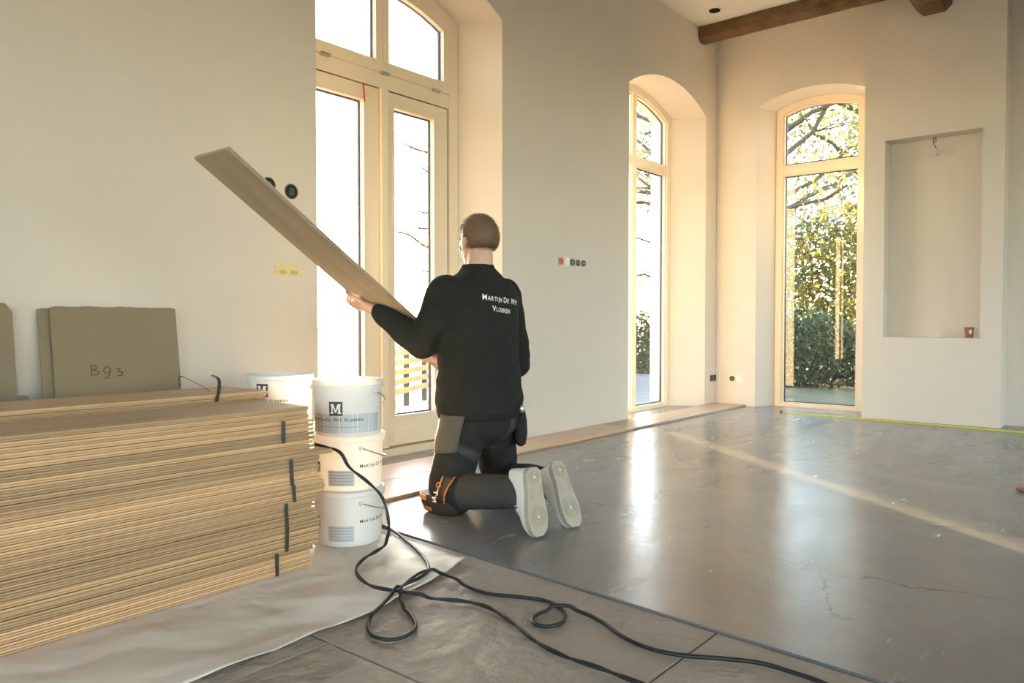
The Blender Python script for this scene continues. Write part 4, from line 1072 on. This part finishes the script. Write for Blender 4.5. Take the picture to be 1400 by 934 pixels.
for i, ch in enumerate('NTO'):
    me = text_mesh(ch, .036, 1, .001); p0 = Vector((2.30, 2.352 - .011 * i, .085 + .033 * i))
    vs = []
    for v in me.vertices:
        q = Vector((2.2, p0.y + .012 - v.co.y * .9 + .022, p0.z + v.co.x * 1.0)); h = tbvh.ray_cast(q, Vector((1, .1, 0)).normalized()); vs.append((h[0] if h[0] else Vector((2.36, q.y, q.z))) - Vector((.0145, 0, 0)))
    MB().add(vs, [tuple(p.vertices) for p in me.polygons]).build('lettering', 'orange' if ch == 'O' else 'white_thread', kp); bpy.data.meshes.remove(me)
vsx = text_mesh('TOTN', .022, 1, .0008); vv = []
for v in vsx.vertices:
    a_ = -v.co.x / .1; y_ = KN_L.y + .045 + v.co.x * -1.0; vv.append(Vector((KN_L.x - .0895 + .25 * max(0, (y_ - KN_L.y - .03)) ** 2 * 8, y_, FZ + .022 + v.co.y)))
MB().add(vv, [tuple(p.vertices) for p in vsx.polygons]).build('lettering', 'orange', kp)

# shoes: sole vertical, toes on the floor
def shoe(toe, heel, out_n, name='shoe'):
    """toe = sole tip on the floor, heel = sole heel up in the air, out_n = direction the sole faces"""
    L_ = heel - toe; ln = L_.length; ax = L_.normalized(); nn = (out_n - ax * out_n.dot(ax)).normalized(); sd = ax.cross(nn).normalized()
    prof = [(0, .020), (.02, .042), (.06, .052), (.10, .054), (.15, .047), (.20, .040), (.25, .041), (.28, .038), (.297, .022)]
    k_ = ln / .305
    def W(t):
        for (t0, w0), (t1, w1) in zip(prof, prof[1:]):
            if t0 <= t <= t1: return w0 + (w1 - w0) * (t - t0) / (t1 - t0)
        return .02
    N = 26
    def outl(sc=1., off=0.):
        pts = []
        T = [.297 * (1 - math.cos(math.pi * i / N)) / 2 for i in range(N + 1)]
        for t in T: pts.append((t, W(t) * sc))
        for t in T[::-1]: pts.append((t, -W(t) * sc * .96))
        return pts
    mpS = lambda t, s_, d: toe + ax * (t * k_ + .004) + sd * s_ + nn * d
    root = None
    up = MB(); rings = []
    # upper: cross-sections along the foot
    for t, h, wk in ((.004, .018, .5), (.02, .042, .9), (.05, .055, .97), (.09, .064, .97), (.13, .080, .95), (.17, .098, .92), (.21, .112, .92), (.25, .118, .93), (.28, .116, .90), (.295, .105, .7)):
        g = []; w = W(t) * wk
        for i in range(20):
            a = math.pi * i / 19; c, s_ = math.cos(a), math.sin(a)
            g.append(mpS(t, w * math.copysign(abs(c) ** .75, c) * (1 - .25 * s_ * min(1, h / .1)), -.026 - h * abs(s_) ** .8))
        g += [mpS(t, -w * .6, -.020), mpS(t, w * .6, -.020)]
        rings.append(g)
    up.loft(rings); o = up.build(name, 'shoe_white', person, smooth=True)
    md = o.modifiers.new('s', 'SUBSURF'); md.levels = 1; md.render_levels = 1
    so_ = MB().prism(outl(1.04), mpS, -.028, -.003).build('sole', 'shoe_sole', o, bevel=.003)
    # tread: rings at ball and heel, flex bar
    def ring_at(t, r0, r1, nm):
        n = 28; f_ = lambda r: [(t + r * 1.05 * math.cos(q * 2 * math.pi / n), r * math.sin(q * 2 * math.pi / n)) for q in range(n)]
        MB().ring(f_(r1), f_(r0), mpS, -.004, -.0005).build('tread_ring', 'shoe_sole', o)
    for t, rr in ((.085, (.008, .016, .024, .032, .040)), (.255, (.008, .016, .024))):
        for q in rr: ring_at(t, q, q + .005, 'r')
        MB().prism([(t + .006 * math.cos(q), .006 * math.sin(q)) for q in [j * math.pi / 6 for j in range(12)]], mpS, -.004, -.0003).build('tread_dot', 'shoe_white', o)
    MB().ring([(.165, -.03), (.215, -.03), (.215, .03), (.165, .03)], [(.169, -.026), (.211, -.026), (.211, .026), (.169, .026)], mpS, -.004, -.0008).build('tread_frame', 'shoe_sole', o)
    # welt line and laces
    MB().ring(outl(1.05), outl(.98), mpS, -.034, -.029).build('welt', 'shoe_white', o)
    for i in range(4):
        t = .11 + i * .022; h = .026 + .075 + i * .012
        MB().tube([mpS(t, -.03, -h + .014), mpS(t + .004, -.012, -h - .004), mpS(t + .008, .012, -h - .004), mpS(t + .012, .03, -h + .014)], .0028, 6).build('lace', 'white_thread', o, smooth=True)
    # collar round the ankle
    return o
shoe(on_floor(740, 735, FZ + .006), Vector((2.383, 1.862, .290)), Vector((-.10, -.98, -.1)))
shoe(on_floor(789, 721, FZ + .006), Vector((2.633, 1.928, .275)), Vector((-.16, -.97, -.1)))

# ------------------------------------------------------------------ outside
gz = -.06
m = MB().box(-60, 90, -60, 90, gz - .3, gz - .02); struct(m.build('ground', 'garden_ground'), 'rough garden ground outside', 'ground')
MB_ = MB().box(-2, 12, WY + .55, 7.6, gz - .1, gz); struct(MB_.build('terrace', 'terrace'), 'grey terrace outside the garden door', 'terrace')
def leaves(n, fn, size, rs_, mi=1):
    mb = MB()
    for _ in range(n):
        p = fn(rs_); a = Vector((rs_.gauss(0, 1), rs_.gauss(0, 1), rs_.gauss(0, 1))).normalized(); b = a.cross(Vector((rs_.gauss(0, 1), rs_.gauss(0, 1), rs_.gauss(0, 1)))).normalized()
        s = size * rs_.uniform(.6, 1.3); k = rs_.randrange(mi)
        mb.add([p - a * s, p + b * s * .45, p + a * s, p - b * s * .45], [(0, 1, 2, 3)], k)
    return mb
def tree(x, y, h, cr, nl, mats, label, seed, size=.09, base=.3, cat='tree', group='garden trees', nb=26):
    rs_ = random.Random(seed); root = tag(empty('tree', (x, y, gz)), label, cat, group)
    tk = MB(); pts = [Vector((x + .12 * rs_.gauss(0, 1) * i / 6, y + .12 * rs_.gauss(0, 1) * i / 6, gz + h * .85 * i / 6)) for i in range(7)]
    tk.tube(pts, [.16 * (1 - i / 8) * h / 6 for i in range(7)], 9); tips = []
    for b in range(nb):
        t = rs_.uniform(base, 1); i = min(5, int(t * 6)); p = pts[i].lerp(pts[i + 1], t * 6 - i); az = rs_.uniform(0, 6.283); l = cr * rs_.uniform(.6, 1.05)
        d = Vector((math.cos(az), math.sin(az), rs_.uniform(.0, .7))); Q = [p]
        for q in range(5): Q.append(Q[-1] + (d + Vector((rs_.gauss(0, .25), rs_.gauss(0, .25), rs_.gauss(0, .2)))) * l / 5)
        tk.tube(Q, [.05 * (1 - q / 7) * h / 6 for q in range(6)], 6); tips += Q[2:]
        for _ in range(3):
            s0 = rs_.choice(Q[1:]); e = Vector((rs_.gauss(0, 1), rs_.gauss(0, 1), rs_.gauss(.2, .6))).normalized() * cr * .3
            tk.tube([s0, s0 + e * .5 + Vector((0, 0, .05)), s0 + e], [.016, .011, .005], 5); tips += [s0 + e, s0 + e * .6]
    tk.build('trunk', 'bark', root, smooth=True)
    f = leaves(nl, lambda r: r.choice(tips) + Vector((r.gauss(0, .22), r.gauss(0, .22), r.gauss(0, .2))) * cr / 2.2, size, rs_, len(mats)).build('foliage', mats, root); f['kind'] = 'stuff'
    return root
def bush(x, y, rx, ry, h, n, mats, label, seed, size=.05, name='shrub', group='garden shrubs'):
    rs_ = random.Random(seed); root = tag(empty(name, (x, y, gz)), label, 'shrub', group)
    st = MB()
    for _ in range(14):
        e = Vector((x + rs_.uniform(-rx, rx) * .8, y + rs_.uniform(-ry, ry) * .8, gz + h * rs_.uniform(.6, .95)))
        b = Vector((x + (e.x - x) * .6, y + (e.y - y) * .6, gz - .01)); st.tube([b, b.lerp(e, .5) + Vector((0, 0, .08)), e], [.014, .010, .004], 5)
    st.build('stems', 'bark', root)
    def fn(r):
        while True:
            u, v, w = r.uniform(-1, 1), r.uniform(-1, 1), r.uniform(0, 1)
            if abs(u) ** 3 + abs(v) ** 3 + w ** 4 < 1: break
        return Vector((x + u * rx, y + v * ry, gz + w * h * (1 + .12 * noise.noise(Vector((x + u * rx, y + v * ry, 0)) * 3))))
    f = leaves(n, fn, size, rs_, len(mats)).build('foliage', mats, root); f['kind'] = 'stuff'
    return root
# seen through the end window
tree(14.0, 6.0, 8.5, 3.6, 11500, ['leaf_yellow', 'leaf_grey', 'leaf_yellow', 'leaf_green'], 'large yellow-leaved tree seen through the end window', 11, .062, .22, nb=44)
tree(25.5, 6.4, 13, 4.6, 10000, ['leaf_grey', 'leaf_green', 'leaf_grey', 'leaf_yellow'], 'tall grey-green tree behind the yellow-leaved one', 12, .12, .15, nb=44)
bush(11.6, 4.3, .7, 1.2, 1.15, 7000, ['leaf_dark', 'leaf_dark', 'leaf_green'], 'dense dark shrub standing under the yellow-leaved tree', 13, .05)
bush(11.6, 2.3, .7, .75, 1.0, 4500, ['leaf_dark', 'leaf_dark'], 'low dark shrub outside the end window', 14, .05)
bush(19.3, 6.0, .9, 2.6, 3.6, 16000, ['leaf_yellow', 'leaf_green', 'leaf_yellow'], 'broad yellow-green shrub behind the dark ones', 15, .08)
# seen through the tall window
tree(23.5, 11.6, 9, 2.8, 1500, ['leaf_yellow', 'leaf_green'], 'almost bare tree seen through the tall window', 21, .08, .25)
bush(12.3, 7.0, .5, .45, 1.15, 2000, ['leaf_dark', 'leaf_green'], 'dark upright shrub outside the tall window', 22, .05)
# between the sun and the tall window: added unseen leafy hedge
bush(9.19, 6.35, 1.03, .35, 3.2, 22000, ['leaf_dark', 'leaf_green'], 'unseen leafy hedge beside the terrace', 23, .05, 'blocker')
bush(12.35, 8.6, 1.1, .75, 2.3, 12000, ['leaf_green', 'leaf_yellow', 'leaf_dark'], 'unseen bushy shrub added to keep sun out of the end window', 24, .07)  # out of view, added to block low sun before the end window
# through the garden door
tree(21.5, 21.2, 9, 2.6, 1500, ['leaf_yellow'], 'sparse golden tree beyond the garden door', 31, .07, .35)
bn = tag(empty('garden_bench', (5.75, 6.3, gz)), 'slatted wooden garden bench on the terrace beyond the door', 'bench')
ba, bb = Vector((5.15, 5.95, 0)), Vector((6.35, 6.55, 0)); bd = (bb - ba).normalized(); bnm = Vector((-bd.y, bd.x, 0))
def bar(p0, p1, w, h, name, m, up=Vector((0, 0, 1))):
    d = (p1 - p0).normalized(); s_ = d.cross(up).normalized(); u_ = s_.cross(d)
    MB().loft([[p + s_ * w + u_ * h, p - s_ * w + u_ * h, p - s_ * w - u_ * h, p + s_ * w - u_ * h] for p in (p0, p1)]).build(name, m, bn)
for z in (.12, .225, .33, .435, .54): bar(ba + Vector((0, 0, z)), bb + Vector((0, 0, z)), .012, .030, 'back_slat', 'bench_wood')
for t in (.06, .5, .94):
    p = ba.lerp(bb, t) + bnm * .03; bar(p + Vector((0, 0, gz)), p + Vector((0, 0, .60)), .025, .025, 'back_post', 'dark_panel', bd)
    q = p + bnm * .42; bar(q + Vector((0, 0, gz)), q + Vector((0, 0, .28)), .025, .025, 'leg', 'dark_panel', bd)
for k in range(4): bar(ba + bnm * (.1 + .1 * k) + Vector((0, 0, .30)), bb + bnm * (.1 + .1 * k) + Vector((0, 0, .30)), .042, .010, 'seat_slat', 'bench_wood')
